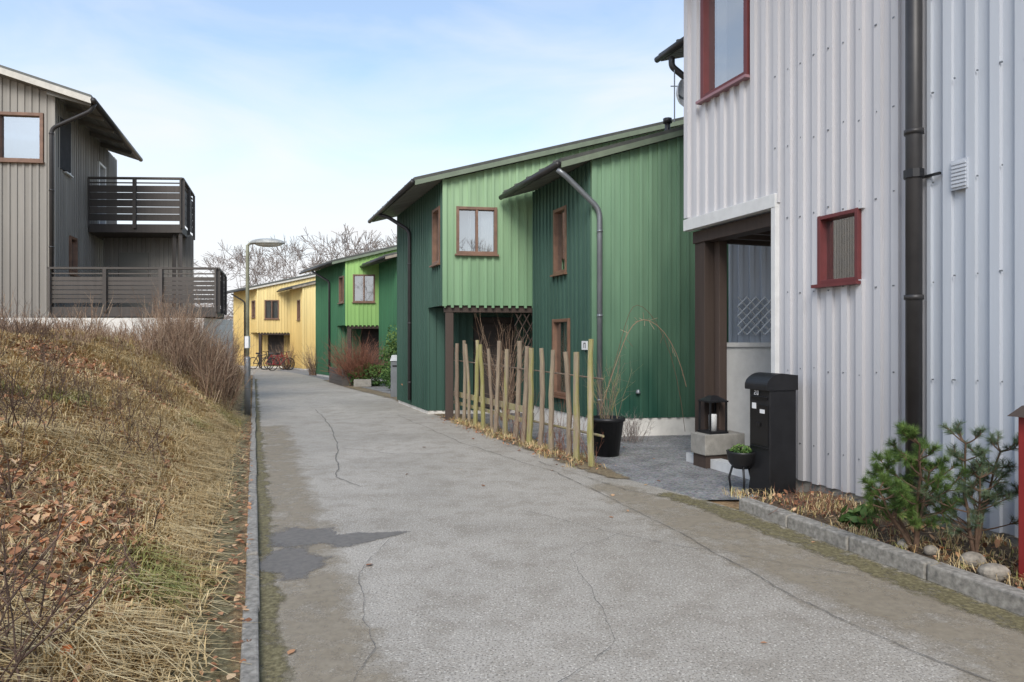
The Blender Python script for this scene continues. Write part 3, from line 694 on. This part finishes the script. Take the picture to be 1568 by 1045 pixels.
def woodstake():
    m=M('rough_stake_wood'); n=m.noise(m.coord((6,6,1)),2.4,4,.7); r=m.attr()
    f=m.math('ADD',m.math('MULTIPLY',r,.5),m.math('MULTIPLY',n,.6))
    m.col(m.ramp(f,[(.22,srgb(92,78,66)),(.42,srgb(130,114,98)),(.56,srgb(148,134,114)),(.68,srgb(146,142,86)),(.82,srgb(166,152,126))])); m.rough(.9)
    m.bump(m.noise(m.coord((30,30,3)),2,3),.7,.02); return m.m
m_stake=woodstake()
group('stake_fence')
P0=np.array([1.02,8.68]);P1=np.array([-1.25,14.1]); mb=MB(); r=random.Random(11)
n=17
for k in range(n):
    t=k/(n-1); p=P0+(P1-P0)*t+np.array([r.uniform(-.05,.05),r.uniform(-.09,.09)])
    hgt=1.62+r.uniform(-.12,.07); dx,dy=r.uniform(-.08,.08),r.uniform(-.07,.07); rad=r.uniform(.030,.046)
    pts=[];rd=[]
    bx,by=r.uniform(-.03,.03),r.uniform(-.03,.03)
    for q in range(8):
        s=q/7; pts.append((p[0]+dx*s+bx*math.sin(s*3)+r.uniform(-.006,.006),p[1]+dy*s+by*math.sin(s*3),-.05+hgt*s)); rd.append(rad*(1.1-.18*s)*r.uniform(.9,1.08))
    mb.tube(pts,rd,7)
mb.build('stakes',m_stake)
mb=MB(); ff=Fr(tuple(P1),tuple(P0)); mb.box(ff,-.1,3.6,-.11,-.07,.46,.56,.95); mb.box(ff,-.1,3.6,-.11,-.07,.30,.36,.9); mb.tube([ff.P(-.1,-.09,1.2),ff.P(6.0,-.09,1.12)],.012,6); mb.tube([ff.P(3.2,-.09,.35),ff.P(6.0,-.09,.4)],.018,6); mb.build('rails',m_stake)
ungroup()
def arc(p0,p1,hh,n=16,w=.0):
    p0=np.array(p0);p1=np.array(p1); return [tuple(p0+(p1-p0)*t+np.array([w*math.sin(t*9),w*math.cos(t*7),hh*4*t*(1-t)])) for t in [i/n for i in range(n+1)]]
group('willow_arch'); mb=MB()
mb.tube(arc((1.25,10.4,.2),(2.65,10.4,.9),1.35,w=.04),.006,5); mb.tube(arc((1.3,10.45,.2),(2.65,10.5,.2),1.95,w=.06),.004,5)
for k in range(22):
    x=random.uniform(1.25,2.6); t=(x-1.25)/1.4; z=.2+1.35*4*t*(1-t)+.7*t; mb.tube([(x,10.4,z),(x+random.uniform(-.12,.12),10.4+random.uniform(-.1,.1),z+random.uniform(-.15,.2))],.003,3)
mb.build('twigs',m_twig); ungroup()
group('black_plant_pot'); mb=MB(); mb.lathe((1.33,9.6,-.02),[(.0,0),(.17,0),(.24,.5),(.26,.5),(.26,.55),(.22,.55),(.21,.48),(0,.48)],24); mb.build('pot',m_black,True)
def shrub_segs(c,n,h,spread,r0=.006,sub=3,R=None,curve=.2):
    R=R or rng; out=[]
    for i in range(n):
        a=R.uniform(0,2*math.pi); l=h*R.uniform(.55,1.05); sp=spread*R.uniform(.1,1)
        p=np.array([c[0]+R.normal()*.04*spread*3,c[1]+R.normal()*.04*spread*3,c[2]]); d=np.array([math.cos(a)*sp,math.sin(a)*sp,1.0]); d/=np.linalg.norm(d)
        k=4; seg=l/k; rr=r0
        for j in range(k):
            d=d+R.normal(size=3)*curve*.5; d/=np.linalg.norm(d); q=p+d*seg
            out.append((*p,*q,rr,rr*.75))
            for s in range(sub if j>0 else 0):
                if R.random()<.75:
                    dd=d+R.normal(size=3)*.55; dd/=np.linalg.norm(dd); t=R.random(); o=p+(q-p)*t; ll=l*R.uniform(.12,.3)
                    out.append((*o,*(o+dd*ll),rr*.6,rr*.3))
            rr*=.75; p=q
    return out
segs_mesh('stems',shrub_segs((1.33,9.6,.45),22,.95,.5,.005),m_stake); ungroup()
segs_mesh('dogwood_shrub',shrub_segs((1.9,10.9,0),60,.5,.9,.004),m_tree)

# ------------------------------------------------------------------ vegetation on the bank
def bank_pts(n,y0,y1,s0,s1,pw=1.0,R=rng):
    y=y0+(y1-y0)*R.random(n)**pw; s=s0+(s1-s0)*R.random(n); x=xk(y)-s/.935
    return x,y,s
def blades(name,x,y,l,mat,lean=.6,w=.004,rn=None,dirbias=None,R=rng,zfun=hill):
    n=len(x); a=R.uniform(0,2*math.pi,n)
    dx=np.cos(a);dy=np.sin(a)
    if dirbias is not None: dx+=dirbias[0];dy+=dirbias[1]
    z=zfun(x,y)-.01; L=l; ln=lean*R.uniform(.3,1.4,n)
    p0=np.stack([x,y,z],1); p1=p0+np.stack([dx*L*.35*ln,dy*L*.35*ln,L*.55],1); p2=p0+np.stack([dx*L*.95*ln,dy*L*.95*ln,L*(.85-.35*np.minimum(ln,1.5))],1)
    sd=np.stack([-dy,dx,np.zeros(n)],1); sd/=np.linalg.norm(sd,axis=1,keepdims=True)+1e-9
    ww=(w*(.6+.8*R.random(n)))[:,None]
    V=np.stack([p0-sd*ww,p0+sd*ww,p1-sd*ww*.8,p1+sd*ww*.8,p2-sd*ww*.25,p2+sd*ww*.25],1).reshape(-1,3)
    b=np.arange(n)[:,None]*6; Fc=np.concatenate([b+[0,1,3,2],b+[2,3,5,4]],0)
    rn=R.random(n) if rn is None else rn
    return np_mesh(name,V,Fc,mat,np.concatenate([rn,rn]))
def tufts(nt,per,y0,y1,s0,s1,pw,L,thr=-.25):
    x,y,s=bank_pts(nt,y0,y1,s0,s1,pw)
    d=vnoise(x,y,1.1,5); keep=d>thr; x=x[keep];y=y[keep]
    X=np.repeat(x,per)+rng.normal(0,.06,len(x)*per); Y=np.repeat(y,per)+rng.normal(0,.06,len(x)*per)
    tr=np.repeat(rng.random(len(x)),per); rn=np.clip(tr*.8+rng.random(len(X))*.3-.05,0,1)
    green=np.repeat(vnoise(x,y,1.6,8)>.62,per); rn=np.where(green,.8+.2*rng.random(len(X)),rn*.78)
    return X,Y,L*(.5+.7*rng.random(len(X))),rn
parts=[tufts(2900,22,1.4,6.5,.5,4.8,1.0,.14,-.2),tufts(620,24,1.6,14,.34,.8,1.0,.18,-.9),tufts(3900,20,6,13,.5,7,1.0,.20,-.3),tufts(1800,16,12,31,.45,5,1.0,.26,-.6)]
Xg=np.concatenate([p[0] for p in parts]);Yg=np.concatenate([p[1] for p in parts]);Lg=np.concatenate([p[2] for p in parts]);Rg=np.concatenate([p[3] for p in parts])
blades('dry_grass',Xg,Yg,Lg,m_grass,lean=1.1,w=.0034,rn=Rg,dirbias=(.45,-.3))
x,y,s=bank_pts(90000,1.4,14,.35,7,1.1); blades('straw_thatch',x,y,.10*(.5+rng.random(len(x))),m_grass,lean=1.4,w=.003,rn=rng.random(len(x))*.8)
def leaves(name,x,y,zf,size=.035,seed=1,mat=m_leaf,lift=.02,tilt=.5):
    R=np.random.default_rng(seed); n=len(x); z=zf(x,y)+R.random(n)*lift+.006
    a=R.uniform(0,2*math.pi,n); t=R.normal(0,tilt,(n,2)); s=size*(.5+.8*R.random(n))
    u=np.stack([np.cos(a),np.sin(a),t[:,0]],1)*s[:,None]; v=np.stack([-np.sin(a),np.cos(a),t[:,1]],1)*(s*.62)[:,None]
    c=np.stack([x,y,z],1); up=np.stack([np.zeros(n),np.zeros(n),s*.35*R.random(n)],1)
    V=np.stack([c-u,c-u*.2-v+up,c+u*.6-v*.7+up,c+u,c+u*.5+v*.8+up,c-u*.3+v+up],1).reshape(-1,3)
    b=np.arange(n)[:,None]*6; Fc=np.concatenate([b+[0,1,2,3],b+[0,3,4,5]],0); r=R.random(n)
    return np_mesh(name,V,Fc,mat,np.concatenate([r,r]))
x,y,s=bank_pts(52000,1.4,12,.55,7.0,1.1); k=(-vnoise(x,y,1.1,5)+rng.normal(0,.4,len(x))-.03*y)>-.02; x,y=x[k],y[k]
leaves('fallen_leaves',x,y,hill,.027,lift=.07)
x,y,s=bank_pts(900,1.4,13,.05,.6,1.1); leaves('fallen_leaves',x,y,lambda a,b:np.full(a.shape,.04),.024,5,lift=.01,tilt=.2)
x=rng.uniform(-1.5,3,26); y=rng.uniform(3,12,26); leaves('fallen_leaves',x,y,lambda a,b:np.zeros_like(a),.028,3,lift=.004,tilt=.1)
S=[]
for k in range(400):
    yy_=random.uniform(9.5,31); ss=random.uniform(.75,5.5) if yy_>13 else random.uniform(1.8,6.5)
    xx=float(xk(yy_))-ss/.935; z=float(hill(np.array(xx),np.array(yy_)))
    hh=random.uniform(.45,.9)*(1.5 if ss<2.0 else .62)
    if random.random()<.14: hh*=1.8
    S+=shrub_segs((xx,yy_,z-.03),17,hh,.6,.008,sub=2)
for k in range(34):  # dense belt beside the street lamp and terrace
    yy_=random.uniform(12.5,17.2); ss=random.uniform(.55,1.7)
    xx=float(xk(yy_))-ss/.935; z=float(hill(np.array(xx),np.array(yy_)))
    S+=shrub_segs((xx,yy_,z-.03),30,random.uniform(.9,1.45),.5,.0085,sub=3)
segs_mesh('bare_bushes',S,m_twig,3)
S=[]
for k in range(120):
    yy_=random.uniform(5.5,10.5); ss=random.uniform(1.2,6.5)
    xx=float(xk(yy_))-ss/.935; z=float(hill(np.array(xx),np.array(yy_)))
    S+=shrub_segs((xx,yy_,z-.03),11,random.uniform(.3,.75),.7,.0046,sub=2)
segs_mesh('bare_bushes',S,m_twigd,3)
S=[]
for (xx,yy_,hh,nn) in [(-1.75,2.25,.66,16),(-1.5,1.9,.5,12),(-2.1,2.9,.6,14),(-2.6,3.5,.6,12),(-3.3,4.3,.7,12),(-2.7,4.8,.4,8),(-3.9,5.4,.8,12),(-4.6,6.2,.9,12),(-3.6,6.6,.6,10),(-2.3,3.9,.35,8),(-2.0,2.4,.7,10),(-5.2,7.0,.8,10)]:
    z=float(hill(np.array(xx),np.array(yy_))); S+=shrub_segs((xx,yy_,z-.02),nn,hh,1.0,.0062,sub=3,curve=.4)
segs_mesh('foreground_twigs',S,m_twigd,4)
F0=P0+np.array([-.05,-.05]); nT=110; t=rng.random(nT); bx=F0[0]+(P1-P0)[0]*t+rng.normal(0,.12,nT)+.05; by=F0[1]+(P1-P0)[1]*t+rng.normal(0,.12,nT)
Xw=np.repeat(bx,14)+rng.normal(0,.05,nT*14); Yw=np.repeat(by,14)+rng.normal(0,.05,nT*14)
blades('fence_weeds',Xw,Yw,.12*(.4+rng.random(len(Xw))),m_grass,lean=1.0,w=.0028,zfun=lambda a,b:np.zeros_like(a)+.01)
nn_=700; t=rng.random(nn_); leaves('fence_leaves',F0[0]+(P1-P0)[0]*t+rng.normal(0,.16,nn_),F0[1]+(P1-P0)[1]*t+rng.normal(0,.16,nn_),lambda a,b:np.full(a.shape,.01),.022,15,lift=.03,tilt=.3)
S=[]
for k in range(14):
    t=random.uniform(0,.55); q=P0+(P1-P0)*t; S+=shrub_segs((q[0]+.08,q[1]+.05,0),5,random.uniform(.3,.9),.6,.004,sub=2)
segs_mesh('fence_bramble',S,m_redleaf,3)

# ------------------------------------------------------------------ planting bed right
def bedz(x,y): return np.full(np.shape(x),.078)
def bedpts(n):
    t=rng.random(n); yb=3.0+3.8*t; kx=2.96+(3.95-yb)*.32; wx=3.04+(7.2-yb)*.35
    return kx+.14+(wx-kx-.18)*rng.random(n),yb
xb,yb=bedpts(550); leaves('bed_leaves',xb,yb,bedz,.022,9,lift=.02)
xb,yb=bedpts(170); Xw=np.repeat(xb,16)+rng.normal(0,.04,170*16);Yw=np.repeat(yb,16)+rng.normal(0,.04,170*16)
blades('bed_grass',Xw,Yw,.09*(.5+rng.random(len(Xw))),m_grass,lean=1.0,w=.0024,zfun=bedz)
S=[]
for (x,y) in [(2.75,6.2),(2.85,6.0),(2.6,6.3),(3.0,5.7),(2.9,5.4),(2.7,6.0)]: S+=shrub_segs((x,y,.07),16,.24,1.2,.003,sub=2)
segs_mesh('low_heather',S,m_redleaf,3)
leafcloud('hellebore',(2.82,5.55,.16),(.13,.13,.08),80,.05,m_hedge,seed=8)
def rock(name,c,r,seed):
    R=random.Random(seed); e=ell(c,r,14,8); ph=[R.uniform(0,6) for _ in range(4)]
    e.v=[(c[0]+(x-c[0])*(1+.12*math.sin(9*z+ph[0])+.1*math.sin(11*(x-c[0])/r[0]*.4+ph[1])),c[1]+(y-c[1])*(1+.12*math.sin(13*x+ph[2])),c[2]+(z-c[2])*(1+.12*math.sin(15*y+ph[3]))) for x,y,z in e.v]
    e.build(name,m_stone,True)
for i,(x,y,r) in enumerate([(3.07,4.35,.09),(3.12,4.62,.07),(3.2,4.1,.08),(2.98,4.85,.05),(2.88,5.0,.05)]): rock('rock',(x,y,.09+r*.4),(r,r*.85,r*.7),i)
def pine(name,base,stems,mat,seed,nl=.055,nn=95):
    """young pine: a few crooked leaders, spreading whorled branches, needle brushes only on the outer shoots"""
    R=np.random.default_rng(seed); group(name); S=[];T=[]
    for (dx,dy,h,lx_,ly_) in stems:
        p=np.array([base[0],base[1],base[2]]); d=np.array([lx_,ly_,1.]); d/=np.linalg.norm(d); k=7; rr=.017
        for j in range(k):
            d=d+R.normal(size=3)*.12+np.array([dx*.1,dy*.1,.08]); d/=np.linalg.norm(d); q=p+d*h/k; S.append((*p,*q,rr,rr*.86)); rr*=.86
            for b in range(3 if 1<=j<k-1 else (0 if j==0 else 4)):
                a=R.uniform(0,6.28); l=h*(.42-.045*j)*R.uniform(.7,1.15)
                e=np.array([math.cos(a),math.sin(a),R.uniform(.1,.55)]); e/=np.linalg.norm(e); o=q.copy()
                for s in range(3):
                    e=e+np.array([0,0,.16])+R.normal(size=3)*.1; e/=np.linalg.norm(e); o2=o+e*l/3; S.append((*o,*o2,.006-.001*s,.005-.001*s))
                    if s==2: T.append((o,o2))
                    if s>=1:
                        for w in range(2):
                            f=e+R.normal(size=3)*.55+np.array([0,0,.25]); f/=np.linalg.norm(f); o3=o2+f*max(.05,l*.26); S.append((*o2,*o3,.0035,.002)); T.append((o2+(o3-o2)*.25,o3))
                    o=o2
            p=q
        T.append((p-d*.09,p+d*.02))
    segs_mesh('trunk_and_branches',S,m_bark,5)
    V=[];rn=[]
    for (a,b) in T:
        t=R.random(nn)**.8; o=a+(b-a)*t[:,None]; ax=(b-a)/(np.linalg.norm(b-a)+1e-9)
        e=R.normal(size=(nn,3)); e-= (e@ax)[:,None]*ax; e/=np.linalg.norm(e,axis=1,keepdims=True); dr=e*(.55+.5*R.random(nn))[:,None]+ax*.7; dr/=np.linalg.norm(dr,axis=1,keepdims=True)
        sd=np.cross(dr,R.normal(size=(nn,3))); sd/=np.linalg.norm(sd,axis=1,keepdims=True); L=nl*(.7+.5*R.random(nn))[:,None]
        V.append(np.stack([o-sd*.0012,o+sd*.0012,o+dr*L],1).reshape(-1,3)); rn.append(np.clip(R.random()*.6+.45*R.random(nn),0,1))
    V=np.concatenate(V); rn=np.concatenate(rn); np_mesh('needles',V,np.arange(len(V)).reshape(-1,3),mat,rn); ungroup()
pine('dwarf_pine',(2.92,4.95,.06),[(-.3,0,.92,-.25,.1),(.2,-.2,.62,.3,-.2),(-.6,-.1,.62,-.6,-.1),(-.2,.4,.66,-.2,.4)],m_pine,3)
pine('pine_shrub',(3.2,4.72,.06),[(-.1,0,.86,-.15,0),(.3,.1,.80,.25,.1),(.0,-.3,.62,0,-.4)],m_pineb,5,.05,60)

# ------------------------------------------------------------------ mid-ground things
segs_mesh('barberry_bush',shrub_segs((-5.55,24.6,.05),320,1.75,1.3,.012,sub=3),m_redleaf,3)
leafcloud('clipped_hedge',(-5.0,24.3,.35),(.75,.4,.38),2600,.045,m_hedge,seed=2,fill=.75)
leafcloud('evergreen_shrub',(-3.9,23.2,1.0),(.5,.5,.95),2600,.05,m_hedge,seed=3,fill=.4)
leafcloud('evergreen_shrub',(-3.7,22.0,.5),(.4,.4,.5),1400,.05,m_hedge,seed=13,fill=.4)
mb=MB(); fr=Fr((-7.1,26.5),(-6.0,24.2))
for k in range(4): mb.box(fr,0,fr.L,-.08,0,.0+k*.15,.14+k*.15)
mb.box(Fr((-6.0,24.2),(-5.6,24.3)),0,.4,-.08,0,.0,.56); mb.build('timber_planter',m_dkwood)
mb=MB(); fr=Fr((-5.5,23.7),(-4.9,23.8)); mb.box(fr,0,.6,-.3,0,0,.26); mb.build('concrete_planter',m_conc,bevel=.02)
def smallbox(name,x,y,w,h,mat,z0=0):
    group(name); fr=Fr((x,y),(x+w,y+.05)); mb=MB(); mb.box(fr,0,w,-.3,0,z0+.0,h*.86); mb.build('body',mat,bevel=.01)
    mb=MB(); mb.hexa([fr.P(-.02,.03,h*.86),fr.P(w+.02,.03,h*.86),fr.P(w+.02,-.33,h*.86),fr.P(-.02,-.33,h*.86)],[fr.P(.03,-.05,h),fr.P(w-.03,-.05,h),fr.P(w-.03,-.25,h),fr.P(.03,-.25,h)]); mb.build('lid',mat)
    mb=MB(); mb.box(fr,.05,w-.05,0,.01,h*.72,h*.76); mb.build('slot',m_black); ungroup()
smallbox('letter_box',-3.45,19.4,.36,1.2,m_metal)
group('flower_pot'); mb=MB(); mb.lathe((-2.75,18.3,0),[(0,0),(.13,0),(.2,.3),(.2,.34),(.17,.34),(0,.3)],16); mb.build('pot',m_whitefr,True)
leafcloud('plant',(-2.75,18.3,.5),(.28,.26,.22),500,.05,m_leaf,seed=6,fill=.3); ungroup()
group('flower_pot'); mb=MB(); mb.lathe((-2.45,17.1,0),[(0,0),(.12,0),(.17,.24),(.15,.24),(0,.2)],16); mb.build('pot',m_terra,True)
leafcloud('plant',(-2.45,17.1,.45),(.24,.24,.24),500,.04,m_leaf,seed=7,fill=.3); ungroup()
def lattice(name,fr,u0,u1,z0,z1,w,mat,n=4,t=.012):
    mb=MB(); W=u1-u0;Hh=z1-z0
    for k in range(-n,n+1):
        for sgn in (1,-1):
            a=k/n; t0=max(0,-a); t1=min(1,1-a)
            if t1-t0<.05: continue
            za,zb=(z0+Hh*t0,z0+Hh*t1) if sgn==1 else (z1-Hh*t0,z1-Hh*t1)
            mb.tube([fr.P(u0+W*(a+t0),w+.004*sgn,za),fr.P(u0+W*(a+t1),w+.004*sgn,zb)],t,4)
    return mb.build(name,mat)
lattice('trellis',Fr((3.46,10.9),(6.0,11.2)),.12,.72,1.7,2.3,.07,m_whitefr)
fB=Fr(B.p(0,0),B.p(8,0)); lattice('trellis',fB,1.45,1.95,1.3,2.2,-.1,m_brown,3,.014)
segs_mesh('climbing_plant',shrub_segs((B.p(1.2,-.1)[0],B.p(1.2,-.1)[1],.0),36,2.2,.35,.007,sub=3),m_twig,3)
mb=MB(); fr=Fr(B.p(0,1.3),B.p(0,0)); mb.box(fr,.5,.85,-.3,-.26,.9,1.9); mb.build('notice_board',m_plast)
mb=MB(); fr=Fr(A.p(0,2.4),A.p(0,0)); mb.box(fr,2.05,2.25,.03,.045,1.45,1.6); mb.build('number_plate',m_plast)
mb=MB(); digit(mb,fr,2.09,.0455,1.48,.09,'1'); digit(mb,fr,2.15,.0455,1.48,.09,'7'); mb.build('plate_number',m_black)
mb=MB(); mb.lathe((A.p(.75,-.05)[0],A.p(.75,-.05)[1],.72),[(.0,0),(.04,0),(.04,.02),(.025,.06),(0,.06)],10); mb.build('wall_tap',m_metal)
mb=MB(); q=A.P(1.6,.5,5.15); mb.tube([q,(q[0],q[1],5.5)],.05,8); mb.tube([(q[0],q[1],5.47),(q[0],q[1],5.55)],.08,8); mb.build('roof_vent',m_dkpipe,True)
def torus(mb,c,R,r,ax,n=24):
    pts=[(c[0]+ax[0]*R*math.cos(2*math.pi*k/n),c[1]+ax[1]*R*math.cos(2*math.pi*k/n),c[2]+R*math.sin(2*math.pi*k/n)) for k in range(n+1)]
    mb.tube(pts,r,5,cap=False)
def bicycle(x,y,ang,mat):
    group('bicycle'); ax=(math.cos(ang),math.sin(ang)); P=lambda u,z:(x+ax[0]*u,y+ax[1]*u,z)
    mb=MB(); torus(mb,P(-.52,.34),.33,.025,ax); torus(mb,P(.52,.34),.33,.025,ax); mb.build('wheels',m_black)
    mb=MB()
    for a,b in (((-.52,.34),(-.2,.8)),((-.2,.85),(-.05,.3)),((-.05,.3),(-.52,.34)),((-.05,.3),(.38,.78)),((-.18,.75),(.36,.84)),((.52,.34),(.34,.98))): mb.tube([P(*a),P(*b)],.022,6)
    mb.build('frame',mat)
    mb=MB(); mb.tube([P(-.32,.9),P(-.08,.9)],.05,6); h=P(.34,.98); mb.tube([(h[0]-ax[1]*.28,h[1]+ax[0]*.28,1.02),(h[0],h[1],.98),(h[0]+ax[1]*.28,h[1]-ax[0]*.28,1.02)],.018,6); mb.build('saddle_and_handlebar',m_black)
    ungroup()
bicycle(-13.2,38.0,.2,m_red); bicycle(-14.2,38.6,-.3,m_black); bicycle(-12.6,37.2,.9,m_red)
segs_mesh('bare_shrub',shrub_segs((-12.9,39.0,0),60,1.7,.9,.014,sub=3),m_twig,3)
segs_mesh('bare_shrub',shrub_segs((-9.3,32.0,0),60,1.5,.9,.012,sub=3),m_twig,3)

# ------------------------------------------------------------------ bare trees
def tree_segs(seed,h=9):
    R=np.random.default_rng(seed); out=[]
    def rec(p,d,l,r,dep):
        for j in range(3):
            d=d+R.normal(size=3)*.12; d/=np.linalg.norm(d); q=p+d*l/3; out.append((*p,*q,max(r,.012),max(r*.85,.010))); r*=.85; p=q
        if dep==0: return
        for b in range(3 if dep>1 else 4):
            dd=d+R.normal(size=3)*(.5 if dep>1 else .6); dd[2]+=.18; dd/=np.linalg.norm(dd); rec(p,dd,l*R.uniform(.62,.84),r*.62,dep-1)
    rec(np.zeros(3),np.array([0,0,1.]),h*.26,h*.015,5); return np.array(out)
vars_=[tree_segs(s) for s in (1,2,3,4)]
allS=[]
spots=[(-29,58,12),(-26.5,62,13.5),(-24,57,12.5),(-21.5,59,13),(-31.5,62,13),(-18.5,60,12.5),(-34,66,12.5),(-15.5,52,12),(-13.2,53,13.5),(-11.2,50,13.5),(-9.2,52,13),(-7.8,56,13.5),(-28,50,10.5),(-25,49,10.0),(-38,58,12),(-5.5,60,12),(-21,70,13),(-28,72,13),(-12,60,13.5),(-32,52,10.5),(-22,52,10.5),
 (-9,-12,11),(-14,-8,12),(-4,-16,12),(-18,-14,13),(4,-18,12)]
for i,(x,y,h) in enumerate(spots):
    s=vars_[i%4].copy()*(h/9.0); a=i*1.7; c,sn=math.cos(a),math.sin(a)
    for o in (0,3):
        X_,Y_=s[:,o].copy(),s[:,o+1].copy(); s[:,o]=X_*c-Y_*sn+x; s[:,o+1]=X_*sn+Y_*c+y
    allS.append(s)
segs_mesh('bare_trees',np.concatenate(allS),m_tree,3)
S=[]
for k in range(120):
    x=random.uniform(-60,-14); y=random.uniform(52,62); S+=shrub_segs((x,y,-.1),10,random.uniform(2.5,5.0),.8,.03,sub=2)
segs_mesh('distant_thicket',S,m_tree,3)

# ------------------------------------------------------------------ light, world, camera
EL,AZ=math.radians(40),math.radians(188)
w=bpy.data.worlds.new('World'); scene.world=w; w.use_nodes=True; nt=w.node_tree; nt.nodes.clear()
out=nt.nodes.new('ShaderNodeOutputWorld'); bg=nt.nodes.new('ShaderNodeBackground'); sky=nt.nodes.new('ShaderNodeTexSky')
sky.sky_type='NISHITA'; sky.sun_disc=False; sky.sun_elevation=EL; sky.sun_rotation=AZ; sky.air_density=1.0; sky.dust_density=1.0; sky.ozone_density=1.0
tc=nt.nodes.new('ShaderNodeTexCoord'); sp=nt.nodes.new('ShaderNodeSeparateXYZ'); nt.links.new(tc.outputs['Generated'],sp.inputs[0])
mp=nt.nodes.new('ShaderNodeMapping'); mp.inputs['Scale'].default_value=(1.3,1.3,4.5); mp.inputs['Rotation'].default_value=(0,.12,0); nt.links.new(tc.outputs['Generated'],mp.inputs[0])
nz=nt.nodes.new('ShaderNodeTexNoise'); nz.inputs['Scale'].default_value=2.1; nz.inputs['Detail'].default_value=6; nz.inputs['Roughness'].default_value=.52; nz.inputs['Distortion'].default_value=.5; nt.links.new(mp.outputs[0],nz.inputs[0])
def mth(op,a,b):
    x=nt.nodes.new('ShaderNodeMath'); x.operation=op
    for i,v in enumerate((a,b)):
        if isinstance(v,(int,float)): x.inputs[i].default_value=v
        else: nt.links.new(v,x.inputs[i])
    return x.outputs[0]
hz=mth('SUBTRACT',1.18,mth('MULTIPLY',sp.outputs[2],2.0))
cf=mth('ADD',hz,mth('MULTIPLY',mth('SUBTRACT',nz.outputs[0],.5),1.5))
cf=mth('MINIMUM',mth('MAXIMUM',cf,.15),1.0)
vm=nt.nodes.new('ShaderNodeVectorMath'); vm.operation='MULTIPLY'; nt.links.new(sky.outputs[0],vm.inputs[0]); vm.inputs[1].default_value=(1.8,1.85,1.8)
mx=nt.nodes.new('ShaderNodeMix'); mx.data_type='RGBA'; nt.links.new(cf,mx.inputs[0]); nt.links.new(vm.outputs[0],mx.inputs[6]); mx.inputs[7].default_value=(6.5,6.6,6.75,1)
nt.links.new(mx.outputs[2],bg.inputs[0]); bg.inputs[1].default_value=.15; nt.links.new(bg.outputs[0],out.inputs[0])
sd=bpy.data.lights.new('sun','SUN'); sd.energy=2.5; sd.angle=math.radians(28); sd.color=(1,.955,.89)
so=bpy.data.objects.new('sun',sd); scene.collection.objects.link(so)
dirv=Vector((math.sin(AZ)*math.cos(EL),math.cos(AZ)*math.cos(EL),math.sin(EL)))
so.rotation_euler=dirv.to_track_quat('Z','Y').to_euler(); so.location=(0,0,30)
cd=bpy.data.cameras.new('camera'); cam=bpy.data.objects.new('camera',cd); scene.collection.objects.link(cam)
cam.location=(0,0,1.6); cam.rotation_euler=(math.pi/2,0,0); cd.sensor_width=36; cd.lens=36*1045/1568; cd.clip_end=3000; cd.clip_start=.05
scene.camera=cam
scene.view_settings.view_transform='Standard'; scene.view_settings.look='None'; scene.view_settings.exposure=0
